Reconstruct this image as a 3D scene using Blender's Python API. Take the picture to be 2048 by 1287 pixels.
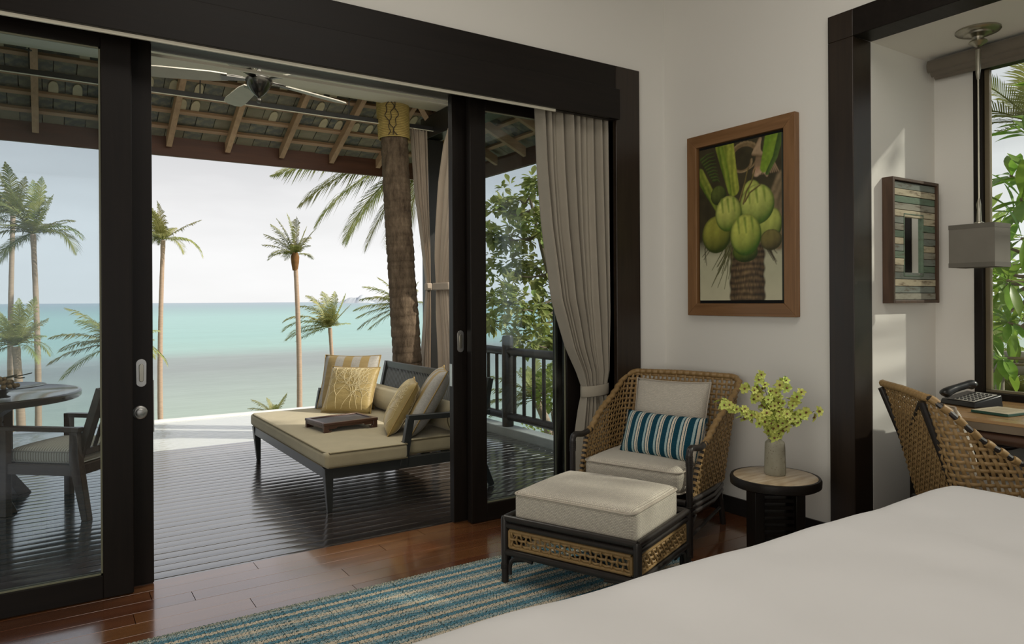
import bpy, bmesh, math, random
from mathutils import Vector, Matrix, noise
for o in list(bpy.data.objects): bpy.data.objects.remove(o)
SC = bpy.context.scene
COL = SC.collection
PI = math.pi
# ------------------------------------------------------------------ camera
cd = bpy.data.cameras.new('camera'); cam = bpy.data.objects.new('camera', cd); COL.objects.link(cam)
SC.camera = cam
cd.sensor_width = 36.0; cd.lens = 36.0*1425/2048; cd.shift_y = -42.5/2048
cd.clip_start = .05; cd.clip_end = 60000
_y = math.radians(33.2); _a = .0058
_f = Vector((math.sin(_y), math.cos(_y), 0)); _r = Vector((math.cos(_y), -math.sin(_y), 0)); _u = Vector((0, 0, 1))
_R = _r*math.cos(_a)-_u*math.sin(_a); _U = _u*math.cos(_a)+_r*math.sin(_a)
cam.matrix_world = Matrix(((_R.x, _U.x, -_f.x, 0), (_R.y, _U.y, -_f.y, 0), (_R.z, _U.z, -_f.z, 1.3), (0, 0, 0, 1)))
# ------------------------------------------------------------------ sky
W = bpy.data.worlds.new('hazy_sky'); SC.world = W; W.use_nodes = True
wn = W.node_tree.nodes; wl = W.node_tree.links; wn.clear()
wo = wn.new('ShaderNodeOutputWorld'); wb = wn.new('ShaderNodeBackground'); wl.new(wb.outputs[0], wo.inputs[0])
tc = wn.new('ShaderNodeTexCoord'); sx = wn.new('ShaderNodeSeparateXYZ'); wl.new(tc.outputs['Generated'], sx.inputs[0])
cr = wn.new('ShaderNodeValToRGB'); wl.new(sx.outputs[2], cr.inputs[0])
el = cr.color_ramp.elements
el[0].position = 0.0; el[0].color = (.79, .79, .785, 1)
el[1].position = 1.0; el[1].color = (.46, .50, .56, 1)
for p, c in ((.06, (.80, .80, .80)), (.13, (.70, .70, .705)), (.22, (.55, .555, .57)), (.4, (.52, .54, .58))):
    e = el.new(p); e.color = c+(1,)
mp = wn.new('ShaderNodeMapping'); mp.inputs['Scale'].default_value = (2.2, 2.2, 9); wl.new(tc.outputs['Generated'], mp.inputs[0])
nz = wn.new('ShaderNodeTexNoise'); nz.inputs['Scale'].default_value = 1.6; nz.inputs['Detail'].default_value = 6; wl.new(mp.outputs[0], nz.inputs[0])
cr2 = wn.new('ShaderNodeValToRGB'); wl.new(nz.outputs[0], cr2.inputs[0])
cr2.color_ramp.elements[0].position = .45; cr2.color_ramp.elements[0].color = (0, 0, 0, 1)
cr2.color_ramp.elements[1].position = .75; cr2.color_ramp.elements[1].color = (1, 1, 1, 1)
mx = wn.new('ShaderNodeMix'); mx.data_type = 'RGBA'; mx.inputs[7].default_value = (.93, .93, .93, 1)
ml = wn.new('ShaderNodeMath'); ml.operation = 'MULTIPLY'; ml.inputs[1].default_value = .45; wl.new(cr2.outputs[0], ml.inputs[0])
wl.new(ml.outputs[0], mx.inputs[0]); wl.new(cr.outputs[0], mx.inputs[6]); wl.new(mx.outputs[2], wb.inputs[0])
wb.inputs[1].default_value = .80
# ------------------------------------------------------------------ sun and added fill lights
sd = bpy.data.lights.new('sun', 'SUN'); sd.energy = 3.4; sd.angle = math.radians(1.2); sd.color = (1.0, .93, .80)
sun = bpy.data.objects.new('sun', sd); COL.objects.link(sun)
SUN_DIR = Vector((.78, -.62, .62)).normalized()          # towards the sun
sun.rotation_euler = SUN_DIR.to_track_quat('Z', 'Y').to_euler()
def area(name, loc, target, sx_, sy_, e, col=(1, 1, 1)):
    d = bpy.data.lights.new(name, 'AREA'); d.shape = 'RECTANGLE'; d.size = sx_; d.size_y = sy_; d.energy = e; d.color = col
    o = bpy.data.objects.new(name, d); COL.objects.link(o); o.location = loc
    o.rotation_euler = (Vector(loc)-Vector(target)).to_track_quat('Z', 'Y').to_euler()
    return o
# unseen fill light added on the left to brighten the bedroom
area('side_window_daylight', (-2.7, .1, 1.45), (3.5, 1.4, .9), 4.2, 1.9, 74, (1.0, .95, .85))
# two more unseen fills, added to brighten the bed area and the veranda
area('bedroom_ceiling_light', (1.5, 1.1, 3.6), (1.7, 1.5, 0), 2.6, 2.2, 27, (1.0, .95, .86))
area('veranda_ceiling_light', (1.9, 4.75, 3.22), (1.9, 4.95, 0), 2.8, 1.4, 50, (1.0, .95, .86))
vs = SC.view_settings
vs.view_transform = 'Standard'; vs.look = 'None'; vs.gamma = 1; vs.use_curve_mapping = False; vs.exposure = 0.56
# ------------------------------------------------------------------ helpers
class MB:
    """collects shapes, build() links them as ONE mesh object"""
    def __init__(s): s.v = []; s.f = []; s.col = None
    def add(s, vs_, fs):
        n = len(s.v); s.v += [tuple(v) for v in vs_]; s.f += [tuple(i+n for i in f) for f in fs]; return s
    def box(s, a, b, M=None):
        x0, y0, z0 = a; x1, y1, z1 = b
        vv = [(x0,y0,z0),(x1,y0,z0),(x1,y1,z0),(x0,y1,z0),(x0,y0,z1),(x1,y0,z1),(x1,y1,z1),(x0,y1,z1)]
        if M: vv = [M@Vector(v) for v in vv]
        return s.add(vv, [(0,3,2,1),(4,5,6,7),(0,1,5,4),(1,2,6,5),(2,3,7,6),(3,0,4,7)])
    def bar(s, p, q, w, h, w2=None, h2=None, up=(0,0,1)):
        """rectangular bar from p to q, tapering w*h -> w2*h2"""
        p = Vector(p); q = Vector(q); d = (q-p).normalized(); up = Vector(up)
        if abs(d.dot(up)) > .97: up = Vector((1,0,0)) if abs(d.x) < .9 else Vector((0,1,0))
        a = d.cross(up).normalized(); b = a.cross(d).normalized()
        w2 = w if w2 is None else w2; h2 = h if h2 is None else h2
        vv = [p-a*w/2-b*h/2, p+a*w/2-b*h/2, p+a*w/2+b*h/2, p-a*w/2+b*h/2, q-a*w2/2-b*h2/2, q+a*w2/2-b*h2/2, q+a*w2/2+b*h2/2, q-a*w2/2+b*h2/2]
        return s.add(vv, [(0,1,2,3),(7,6,5,4),(4,5,1,0),(5,6,2,1),(6,7,3,2),(7,4,0,3)])
    def tube(s, pts, r, n=8, closed=False, flat=1.0):
        pts = [Vector(p) for p in pts]; m = len(pts)
        rr = r if isinstance(r, (list, tuple)) else [r]*m
        T = []
        for i in range(m):
            if closed: t = pts[(i+1) % m]-pts[i-1]
            else: t = pts[min(i+1, m-1)]-pts[max(i-1, 0)]
            T.append(t.normalized() if t.length > 1e-9 else Vector((0,0,1)))
        a = T[0].orthogonal().normalized()
        vv = []
        for i in range(m):
            a = (a-T[i]*a.dot(T[i]))
            a = a.normalized() if a.length > 1e-6 else T[i].orthogonal().normalized()
            b = T[i].cross(a)
            for k in range(n):
                w = 2*PI*k/n; vv.append(pts[i]+(a*math.cos(w)+b*math.sin(w)*flat)*rr[i])
        ff = []
        for i in range(m if closed else m-1):
            j = (i+1) % m
            for k in range(n):
                l = (k+1) % n; ff.append((i*n+k, i*n+l, j*n+l, j*n+k))
        if not closed:
            ff.append(tuple(range(n-1, -1, -1))); ff.append(tuple((m-1)*n+k for k in range(n)))
        return s.add(vv, ff)
    def lathe(s, prof, n=24, c=(0,0,0), M=None):
        """prof: [(radius, z)] bottom to top"""
        vv = []; m = len(prof)
        for (r, z) in prof:
            for k in range(n):
                w = 2*PI*k/n; v = Vector((c[0]+r*math.cos(w), c[1]+r*math.sin(w), c[2]+z)); vv.append(M@v if M else v)
        ff = [(i*n+k, i*n+(k+1) % n, (i+1)*n+(k+1) % n, (i+1)*n+k) for i in range(m-1) for k in range(n)]
        ff.append(tuple(range(n-1, -1, -1))); ff.append(tuple((m-1)*n+k for k in range(n)))
        return s.add(vv, ff)
    def grid(s, fn, nu, nv, back=None):
        vv = [fn(i/nu, j/nv) for j in range(nv+1) for i in range(nu+1)]
        ff = [(j*(nu+1)+i, j*(nu+1)+i+1, (j+1)*(nu+1)+i+1, (j+1)*(nu+1)+i) for j in range(nv) for i in range(nu)]
        return s.add(vv, ff)
    def prism(s, poly, a, b, axis='z'):
        """extrude a 2D outline between a and b along an axis"""
        n = len(poly)
        def P(u, v, w): return {'z': (u, v, w), 'y': (u, w, v), 'x': (w, u, v)}[axis]
        vv = [P(u, v, a) for u, v in poly]+[P(u, v, b) for u, v in poly]
        ff = [(i, (i+1) % n, n+(i+1) % n, n+i) for i in range(n)]+[tuple(range(n-1, -1, -1)), tuple(range(n, 2*n))]
        return s.add(vv, ff)
    def rbox(s, a, b, r, n=6, puff=0, M=None):
        """soft rounded box (cushions): grid cube clamped to an inner box + radius"""
        c = [(p+q)/2 for p, q in zip(a, b)]; h = [(q-p)/2 for p, q in zip(a, b)]
        rr = min(r, min(h))
        idx = {}; vv = []; ff = []
        def coords(hh):
            inner = hh-rr; L = [-hh+rr*(1-math.cos(PI/2*i/3)) if False else None for i in range(1)]
            o = [-hh, -inner-rr*.62, -inner-rr*.25, -inner]; k = max(2, int(n))
            mid = [-inner+2*inner*i/k for i in range(1, k)]
            return o+mid+[inner, inner+rr*.25, inner+rr*.62, hh]
        X, Y, Z = coords(h[0]), coords(h[1]), coords(h[2])
        def vid(p):
            key = tuple(round(t, 6) for t in p)
            if key in idx: return idx[key]
            inn = Vector([max(-(h[i]-rr), min(h[i]-rr, p[i])) for i in range(3)]); d = Vector(p)-inn
            q = inn+d.normalized()*rr if d.length > 1e-9 else Vector(p)
            if puff:
                u = q.x/h[0]; v = q.y/h[1]; w = (1-min(1,u*u))*(1-min(1,v*v)); q.z += puff*(w**.5)*(1 if q.z > 0 else -.3)*min(1, abs(q.z)/h[2])
            q = Vector((q.x+c[0], q.y+c[1], q.z+c[2]))
            vv.append(M@q if M else q); idx[key] = len(vv)-1; return idx[key]
        def face(A, B, fix, val, flip):
            for i in range(len(A)-1):
                for j in range(len(B)-1):
                    qs = []
                    for (u, v) in ((A[i],B[j]),(A[i+1],B[j]),(A[i+1],B[j+1]),(A[i],B[j+1])):
                        qs.append(vid({0:(val,u,v),1:(u,val,v),2:(u,v,val)}[fix]))
                    if flip: qs.reverse()
                    if len(set(qs)) >= 3: ff.append(tuple(qs))
        face(X, Y, 2, h[2], False); face(X, Y, 2, -h[2], True)
        face(X, Z, 1, -h[1], False); face(X, Z, 1, h[1], True)
        face(Y, Z, 0, h[0], False); face(Y, Z, 0, -h[0], True)
        return s.add(vv, ff)
    def ball(s, c, r, n=10, m=7, sc=(1,1,1)):
        prof = [(max(1e-4, r*math.sin(PI*i/m)), -r*math.cos(PI*i/m)) for i in range(m+1)]
        return s.lathe(prof, n, (0,0,0), Matrix.Translation(c)@Matrix.Diagonal((sc[0],sc[1],sc[2],1)))
    def mesh(s, name, smooth=40):
        me = bpy.data.meshes.new(name); me.from_pydata([tuple(v) for v in s.v], [], s.f)
        if smooth:
            me.polygons.foreach_set('use_smooth', [True]*len(me.polygons)); me.set_sharp_from_angle(angle=math.radians(smooth))
        uv = me.uv_layers.new(name='UVMap').data
        V = me.vertices
        for p in me.polygons:
            nx, ny, nz_ = (abs(t) for t in p.normal)
            ax = (1, 2) if nx >= ny and nx >= nz_ else ((0, 2) if ny >= nz_ else (0, 1))
            for li in p.loop_indices:
                co = V[me.loops[li].vertex_index].co; uv[li].uv = (co[ax[0]], co[ax[1]])
        me.update(); return me
    def build(s, name, m, parent=None, smooth=40, bevel=0, seg=2, loc=None):
        me = s.mesh(name, smooth); me.materials.append(m)
        return link(name, me, parent, bevel, seg, loc)
def link(name, me, parent=None, bevel=0, seg=2, loc=None):
    o = bpy.data.objects.new(name, me); COL.objects.link(o)
    if parent: o.parent = parent
    if loc: o.location = loc
    if bevel:
        md = o.modifiers.new('bevel', 'BEVEL'); md.width = bevel; md.segments = seg; md.limit_method = 'ANGLE'; md.angle_limit = math.radians(35)
    return o
def tag(o, label=None, cat=None, group=None, kind=None):
    if label: o['label'] = label
    if cat: o['category'] = cat
    if group: o['group'] = group
    if kind: o['kind'] = kind
    return o
def thing(name, label, cat, loc=(0,0,0), rz=0, group=None):
    o = bpy.data.objects.new(name, None); COL.objects.link(o); o.empty_display_size = .1
    o.location = loc; o.rotation_euler = (0, 0, rz)
    return tag(o, label, cat, group)
def struct(o, label, cat=None): return tag(o, label, cat or o.name.split('_')[0].split('.')[0], None, 'structure')
def copy_tree(o, parent=None):
    c = o.copy(); COL.objects.link(c); c.parent = parent
    for ch in list(o.children): copy_tree(ch, c)
    return c
def RZ(a): return Matrix.Rotation(a, 4, 'Z')
def RX(a): return Matrix.Rotation(a, 4, 'X')
def RY(a): return Matrix.Rotation(a, 4, 'Y')
def T(*p): return Matrix.Translation(p)
def lerp(a, b, t): return a+(b-a)*t
def interp(tab, t):
    for (a, x), (b, y) in zip(tab, tab[1:]):
        if t <= b: return x+(y-x)*max(0, min(1, (t-a)/(b-a)))
    return tab[-1][1]
def smoothpath(pts, k=6):
    """Catmull-Rom through the points"""
    P = [Vector(p) for p in pts]; P = [P[0]*2-P[1]]+P+[P[-1]*2-P[-2]]; out = []
    for i in range(1, len(P)-2):
        for j in range(k):
            t = j/k; a, b, c, d = P[i-1], P[i], P[i+1], P[i+2]
            out.append(.5*((2*b)+(c-a)*t+(2*a-5*b+4*c-d)*t*t+(3*b-a-3*c+d)*t**3))
    out.append(P[-2]); return out
# ------------------------------------------------------------------ materials
def srgb(r, g, b):
    f = lambda c: (c/255/12.92) if c <= 10 else ((c/255+.055)/1.055)**2.4
    return (f(r), f(g), f(b))
class NM:
    """tiny node-material builder"""
    def __init__(s, name):
        s.m = bpy.data.materials.new(name); s.m.use_nodes = True; s.nt = s.m.node_tree; s.N = s.nt.nodes; s.N.clear()
        s.out = s.N.new('ShaderNodeOutputMaterial'); s.p = s.N.new('ShaderNodeBsdfPrincipled'); s.L(s.p.outputs[0], s.out.inputs[0])
        s.tc = s.N.new('ShaderNodeTexCoord')
    def L(s, a, b): s.nt.links.new(a, b)
    def map(s, scale, coord='Object', rot=(0,0,0)):
        n = s.N.new('ShaderNodeMapping'); n.inputs['Scale'].default_value = scale; n.inputs['Rotation'].default_value = rot
        s.L(s.tc.outputs[coord], n.inputs[0]); return n.outputs[0]
    def noise(s, vec, scale=5, detail=4, rough=.55, dist=0):
        n = s.N.new('ShaderNodeTexNoise'); n.inputs['Scale'].default_value = scale; n.inputs['Detail'].default_value = detail
        n.inputs['Roughness'].default_value = rough; n.inputs['Distortion'].default_value = dist; s.L(vec, n.inputs['Vector']); return n.outputs[0]
    def wave(s, vec, scale, dist=0, dscale=1, axis='X', prof='SIN', detail=2):
        n = s.N.new('ShaderNodeTexWave'); n.bands_direction = axis; n.wave_profile = prof; n.inputs['Scale'].default_value = scale
        n.inputs['Distortion'].default_value = dist; n.inputs['Detail Scale'].default_value = dscale; n.inputs['Detail'].default_value = detail; s.L(vec, n.inputs['Vector']); return n.outputs['Fac']
    def ramp(s, fac, stops, interp_='LINEAR'):
        n = s.N.new('ShaderNodeValToRGB'); s.L(fac, n.inputs[0]); n.color_ramp.interpolation = interp_; e = n.color_ramp.elements
        while len(e) < len(stops): e.new(.5)
        for i, (p, c) in enumerate(stops):
            e[i].position = p; e[i].color = (tuple(c)+(1,)) if isinstance(c, (tuple, list)) else (c, c, c, 1)
        return n.outputs[0]
    def mix(s, fac, a, b, mode='MIX'):
        n = s.N.new('ShaderNodeMix'); n.data_type = 'RGBA'; n.blend_type = mode
        for v, i in ((fac, 0), (a, 6), (b, 7)):
            if isinstance(v, (int, float)): n.inputs[i].default_value = v if i == 0 else (v, v, v, 1)
            elif isinstance(v, (tuple, list)): n.inputs[i].default_value = tuple(v)+(1,)
            else: s.L(v, n.inputs[i])
        return n.outputs[2]
    def math(s, op, a, b=None):
        n = s.N.new('ShaderNodeMath'); n.operation = op
        for v, i in ((a, 0), (b, 1)):
            if v is None: continue
            if isinstance(v, (int, float)): n.inputs[i].default_value = v
            else: s.L(v, n.inputs[i])
        return n.outputs[0]
    def rnd(s): return s.N.new('ShaderNodeObjectInfo').outputs['Random']
    def hsv(s, col, v=None, h=None, sat=None):
        n = s.N.new('ShaderNodeHueSaturation'); s.setc(n.inputs['Color'], col)
        for k, q in (('Value', v), ('Hue', h), ('Saturation', sat)):
            if q is not None:
                if isinstance(q, (int, float)): n.inputs[k].default_value = q
                else: s.L(q, n.inputs[k])
        return n.outputs[0]
    def setc(s, inp, v):
        if isinstance(v, (int, float)): inp.default_value = v
        elif isinstance(v, (tuple, list)): inp.default_value = tuple(v)+((1,) if len(v) == 3 else ())
        else: s.L(v, inp)
    def rng(s, v, a, b):
        n = s.N.new('ShaderNodeMapRange'); s.L(v, n.inputs[0]); n.inputs[3].default_value = a; n.inputs[4].default_value = b; return n.outputs[0]
    def bump(s, h, strength=.3, dist=.01, prev=None):
        n = s.N.new('ShaderNodeBump'); n.inputs['Strength'].default_value = strength; n.inputs['Distance'].default_value = dist; s.L(h, n.inputs['Height'])
        if prev is not None: s.L(prev, n.inputs['Normal'])
        s.L(n.outputs[0], s.p.inputs['Normal']); return n.outputs[0]
    def set(s, col=None, rough=None, metal=None, spec=None, **k):
        if col is not None: s.setc(s.p.inputs['Base Color'], col)
        if rough is not None: s.setc(s.p.inputs['Roughness'], rough)
        if metal is not None: s.setc(s.p.inputs['Metallic'], metal)
        if spec is not None: s.setc(s.p.inputs['Specular IOR Level'], spec)
        for a, b in k.items(): s.setc(s.p.inputs[a.replace('_', ' ')], b)
        return s
def simple(name, col, rough=.5, metal=0, spec=.5, var=.12, scale=12, bump=0, bscale=200, rndv=0):
    k = NM(name); v = k.noise(k.map((1,1,1)), scale, 4)
    c = k.mix(v, tuple(x*(1-var) for x in col), tuple(min(1, x*(1+var)) for x in col))
    if rndv: c = k.hsv(c, v=k.rng(k.rnd(), 1-rndv, 1+rndv))
    k.set(c, rough, metal, spec)
    if bump: k.bump(k.noise(k.map((1,1,1)), bscale, 3), bump, .003)
    return k.m
def wood(name, c1, c2, rough=.35, along='x', gscale=8, stretch=14, rndv=.12, bump=.12, spec=.5, coat=0, hue=0):
    k = NM(name); s = {'x': (1, stretch, stretch), 'y': (stretch, 1, stretch), 'z': (stretch, stretch, 1)}[along]
    vec = k.map(s)
    off = k.N.new('ShaderNodeVectorMath'); off.operation = 'ADD'; k.L(vec, off.inputs[0])
    r = k.math('MULTIPLY', k.rnd(), 57.0); k.L(r, off.inputs[1])
    g = k.noise(off.outputs[0], gscale/4, 6, .6, .6)
    c = k.ramp(g, [(.25, c1), (.75, c2)])
    c = k.hsv(c, v=k.rng(k.rnd(), 1-rndv, 1+rndv), h=k.rng(k.rnd(), .5-hue, .5+hue) if hue else None)
    k.set(c, k.rng(g, rough*.85, rough*1.2), 0, spec)
    if coat: k.set(Coat_Weight=coat, Coat_Roughness=.11, Coat_IOR=1.95)
    if bump: k.bump(g, bump, .002)
    return k.m
def fabric(name, c1, c2, pitch=.008, rough=.9, bump=.5, sheen=.2, dirt=.1):
    """plain weave from two crossed wave patterns in metres"""
    k = NM(name); u = k.map((1,1,1), 'UV')
    a = k.wave(u, PI/pitch/PI/2*1.0, 0, axis='X'); b = k.wave(u, PI/pitch/PI/2*1.0, 0, axis='Y')
    w = k.math('MULTIPLY', a, b); n = k.noise(k.map((1,1,1)), 9, 5)
    c = k.mix(k.ramp(w, [(.0, 0.0), (.7, 1.0)]), c1, c2); c = k.hsv(c, v=k.rng(n, 1-dirt*2, 1+dirt))
    k.set(c, rough, 0, .2); k.p.inputs['Sheen Weight'].default_value = sheen
    k.bump(w, bump, .003); return k.m
MAT = {}
MAT['plaster'] = simple('wall_plaster', (.76, .745, .70), .85, spec=.2, var=.02, scale=1.5, bump=.12, bscale=260)
MAT['timberceil'] = wood('brown_ceiling_timber', (.10, .06, .035), (.18, .11, .065), .6, 'x', 6, 10, .0, .05)
MAT['ceiling'] = simple('ceiling_paint', (.78, .76, .71), .9, spec=.15, var=.02, scale=1.5)
MAT['soffit'] = simple('soffit_board', (.84, .80, .69), .8, spec=.2, var=.05, scale=3)
MAT['dark'] = wood('espresso_wood', (.0065, .0048, .0038), (.013, .0096, .0074), .42, 'z', 8, 18, .06, .08, .22)
MAT['darkx'] = wood('espresso_wood_lengthwise', (.0065, .0048, .0038), (.013, .0096, .0074), .42, 'x', 8, 18, .06, .08, .22)
MAT['trimz'] = wood('stained_trim_wood', (.014, .009, .006), (.030, .019, .012), .33, 'z', 8, 18, .05, .06)
MAT['plank'] = wood('merbau_floor_plank', (.105, .036, .013), (.205, .080, .030), .20, 'x', 7, 16, .22, .05, .5, 1.0, .008)
MAT['deck'] = wood('black_stained_deck_board', (.017, .013, .012), (.040, .031, .027), .20, 'x', 7, 16, .28, .10, .8, 1.0)
MAT['rafter'] = wood('brown_rafter_wood', (.38, .225, .125), (.58, .38, .225), .6, 'y', 8, 14, .12, .1)
MAT['raftx'] = wood('brown_batten_wood', (.33, .20, .115), (.52, .345, .205), .6, 'x', 8, 14, .15, .1)
MAT['fascia'] = wood('red_brown_fascia_wood', (.085, .033, .019), (.155, .063, .034), .5, 'x', 6, 14, .05, .06)
MAT['steel'] = simple('brushed_steel', (.50, .50, .48), .38, 1.0, .5, .1, 60)
MAT['brass'] = simple('aged_nickel', (.42, .40, .33), .30, 1.0, .5, .15, 25)
MAT['alu'] = simple('cream_track_paint', (.80, .76, .62), .45, 0, .5, .03)
MAT['blackwood'] = simple('black_lacquered_wood', (.016, .015, .014), .33, 0, .5, .2, 20)
MAT['blackrattan'] = simple('black_rattan_pole', (.022, .018, .016), .36, 0, .5, .35, 18, .15, 60)
def glass_mat(name, tint, ior=1.45):
    k = NM(name); tr = k.N.new('ShaderNodeBsdfTransparent'); tr.inputs[0].default_value = tint+(1,)
    gl = k.N.new('ShaderNodeBsdfGlossy'); gl.inputs['Roughness'].default_value = .0; gl.inputs[0].default_value = (.9, .93, .93, 1)
    fr = k.N.new('ShaderNodeFresnel'); fr.inputs[0].default_value = ior
    ms = k.N.new('ShaderNodeMixShader'); k.L(k.math('MULTIPLY', fr.outputs[0], .55), ms.inputs[0]); k.L(tr.outputs[0], ms.inputs[1]); k.L(gl.outputs[0], ms.inputs[2]); k.L(ms.outputs[0], k.out.inputs[0])
    k.N.remove(k.p); return k.m
MAT['glass'] = glass_mat('door_glass', (.895, .925, .94))
MAT['clear'] = glass_mat('window_glass', (.96, .98, .97))
RND = random.Random(7)
# ================================================================== room shell
def wall(name, boxes, m, label, cat=None):
    b = MB()
    for a, c in boxes: b.box(a, c)
    return struct(b.build(name, m, smooth=0), label, cat)
ZC = 3.7
wall('wall_front', [((-1.35, 3.46, 2.60), (3.5, 3.80, ZC)), ((3.05, 3.46, 0), (3.5, 3.80, 2.60)), ((-2.8, 3.46, 0), (-1.35, 3.80, ZC))], MAT['plaster'], 'white plastered wall above the wide sliding door opening', 'wall')
wall('wall_right', [((3.5, 2.24, 0), (3.64, 3.80, ZC)), ((3.5, -2.2, 2.79), (3.64, 2.24, ZC)), ((3.5, -3.2, 0), (3.64, -2.2, ZC))], MAT['plaster'], 'white plastered wall carrying the framed coconut painting', 'wall')
wall('wall_left', [((-2.94, -3.2, 0), (-2.8, 3.8, ZC))], MAT['plaster'], 'white plastered bedroom wall opposite the desk nook', 'wall')
wall('ceiling', [((-2.94, -3.2, ZC), (3.64, 3.8, ZC+.1))], MAT['timberceil'], 'brown timber bedroom ceiling', 'ceiling')
wall('wall_alcove_side', [((3.64, 2.10, 0), (4.41, 2.24, 2.65))], MAT['plaster'], 'white side wall of the desk nook behind the slatted mirror', 'wall')
wall('wall_alcove_window', [((4.29, 1.894, 0), (4.41, 2.10, 2.65)), ((4.29, .30, 0), (4.41, 1.894, .715)), ((4.29, .30, 2.60), (4.41, 1.894, 2.65)), ((4.29, -2.34, 0), (4.41, .30, 2.65))], MAT['plaster'], 'white nook wall around the garden window', 'wall')  # unseen solid stretch past the window, added to keep sun off the bed
wall('ceiling_alcove', [((3.64, -2.34, 2.65), (4.41, 2.24, 2.78))], MAT['ceiling'], 'cream ceiling of the desk nook above the pendant lamp', 'ceiling')
wall('wall_alcove_end', [((3.64, -2.34, 0), (4.29, -2.2, 2.65))], MAT['plaster'], 'white far end wall of the desk nook', 'wall')
# trim round the sliding-door opening
b = MB(); b.box((3.04, 3.425, 0), (3.243, 3.459, 2.79)); struct(b.build('trim_1', MAT['trimz'], bevel=.004), 'dark wooden jamb beside the grey indoor curtain', 'trim')
b = MB(); b.box((-2.0, 3.425, 2.44), (3.04, 3.459, 2.79)); struct(b.build('trim_2', MAT['darkx'], bevel=.004), 'dark wooden head board above the sliding doors', 'trim')
b = MB(); b.box((3.05, 3.459, 0), (3.075, 3.80, 2.60)); struct(b.build('trim_3', MAT['dark']), 'dark door reveal behind the grey indoor curtain', 'trim')
b = MB(); b.box((-1.35, 3.56, 2.50), (3.05, 3.78, 2.62)); b.box((-1.35, 3.47, 2.585), (3.05, 3.56, 2.61)); struct(b.build('trim_4', MAT['darkx']), 'dark wooden door head over the sliding panels', 'trim')
b = MB(); b.box((-1.35, 3.785, 2.478), (3.05, 3.80, 2.492)); struct(b.build('trim_5', MAT['alu']), 'pale track edge along the outside of the door head', 'trim')
# trim round the nook opening
b = MB(); b.box((3.475, 2.10, 0), (3.64, 2.24, 2.65)); b.box((3.475, 2.10, 2.65), (3.498, 2.24, 2.79))
struct(b.build('trim_6', MAT['trimz'], bevel=.003), 'broad dark wooden jamb between painting wall and desk nook', 'trim')
b = MB(); b.box((3.475, -2.2, 2.65), (3.64, 2.10, 2.79)); struct(b.build('trim_7', MAT['darkx'], bevel=.003), 'dark wooden head beam over the desk nook opening', 'trim')
b = MB(); b.box((3.485, 2.24, 0), (3.5, 3.46, .10)); struct(b.build('baseboard_right', MAT['darkx'], bevel=.002), 'dark wooden skirting under the coconut painting', 'baseboard')
b = MB(); b.box((3.243, 3.445, 0), (3.485, 3.46, .10)); struct(b.build('baseboard_front', MAT['darkx'], bevel=.002), 'dark wooden skirting in the corner behind the armchair', 'baseboard')
# pelmet + curtain track
pel = thing('curtain_pelmet', 'long dark wooden pelmet box along the top of the sliding doors', 'pelmet', (0, 0, 0))
b = MB(); b.box((-2.0, 3.385, 2.44), (3.04, 3.408, 2.63)); b.box((-2.0, 3.408, 2.615), (3.04, 3.425, 2.63)); b.box((3.02, 3.408, 2.44), (3.04, 3.425, 2.615)); b.build('front_board', MAT['darkx'], pel, bevel=.002)
b = MB(); b.box((-1.9, 3.409, 2.4265), (2.55, 3.420, 2.450)); tag(b.build('track_strip', MAT['alu'], pel), 'cream strip under the pelmet')
# ------------------------------------------------------------------ floor of planks
fl = MB(); fl.box((-2.9, -3.2, -.12), (4.35, 3.705, -.024)); fl = struct(fl.build('floor', simple('floor_underlay', (.02, .012, .008), .8), smooth=0), 'polished red brown timber plank floor of the bedroom', 'floor')
rg = random.Random(3); PW = .112
plm = {}
def plank_mesh(L):
    k = round(L, 2)
    if k not in plm:
        b = MB(); b.prism([(0, 0), (PW-.0022, 0), (PW-.0022, .0230), (PW-.0026, .0235), (.0004, .0235), (0, .0230)], -k/2+.0014, k/2-.0014, 'x'); me = b.mesh('plank', 30); me.materials.append(MAT['plank']); plm[k] = me
    return plm[k]
row = 0; y = 3.705-PW
while y > .95:
    x = -1.6-rg.random()*1.0; xe = 3.5 if y > 2.05 else 4.29
    while x < xe-.02:
        L = min(rg.choice([.9, 1.1, 1.3, 1.6]), xe-x)
        if xe-x-L < .12: L = xe-x
        o = link('plank', plank_mesh(L), fl); o.location = (x+round(L, 2)/2, y, -.0235+rg.uniform(-.0004, .0)); x += L
    y -= PW
b = MB(); b.box((-2.8, -3.2, -.024), (4.29, y+PW-.002, -.001)); tag(b.build('plank_field', MAT['plank'], fl, smooth=0), kind='stuff')
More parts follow.
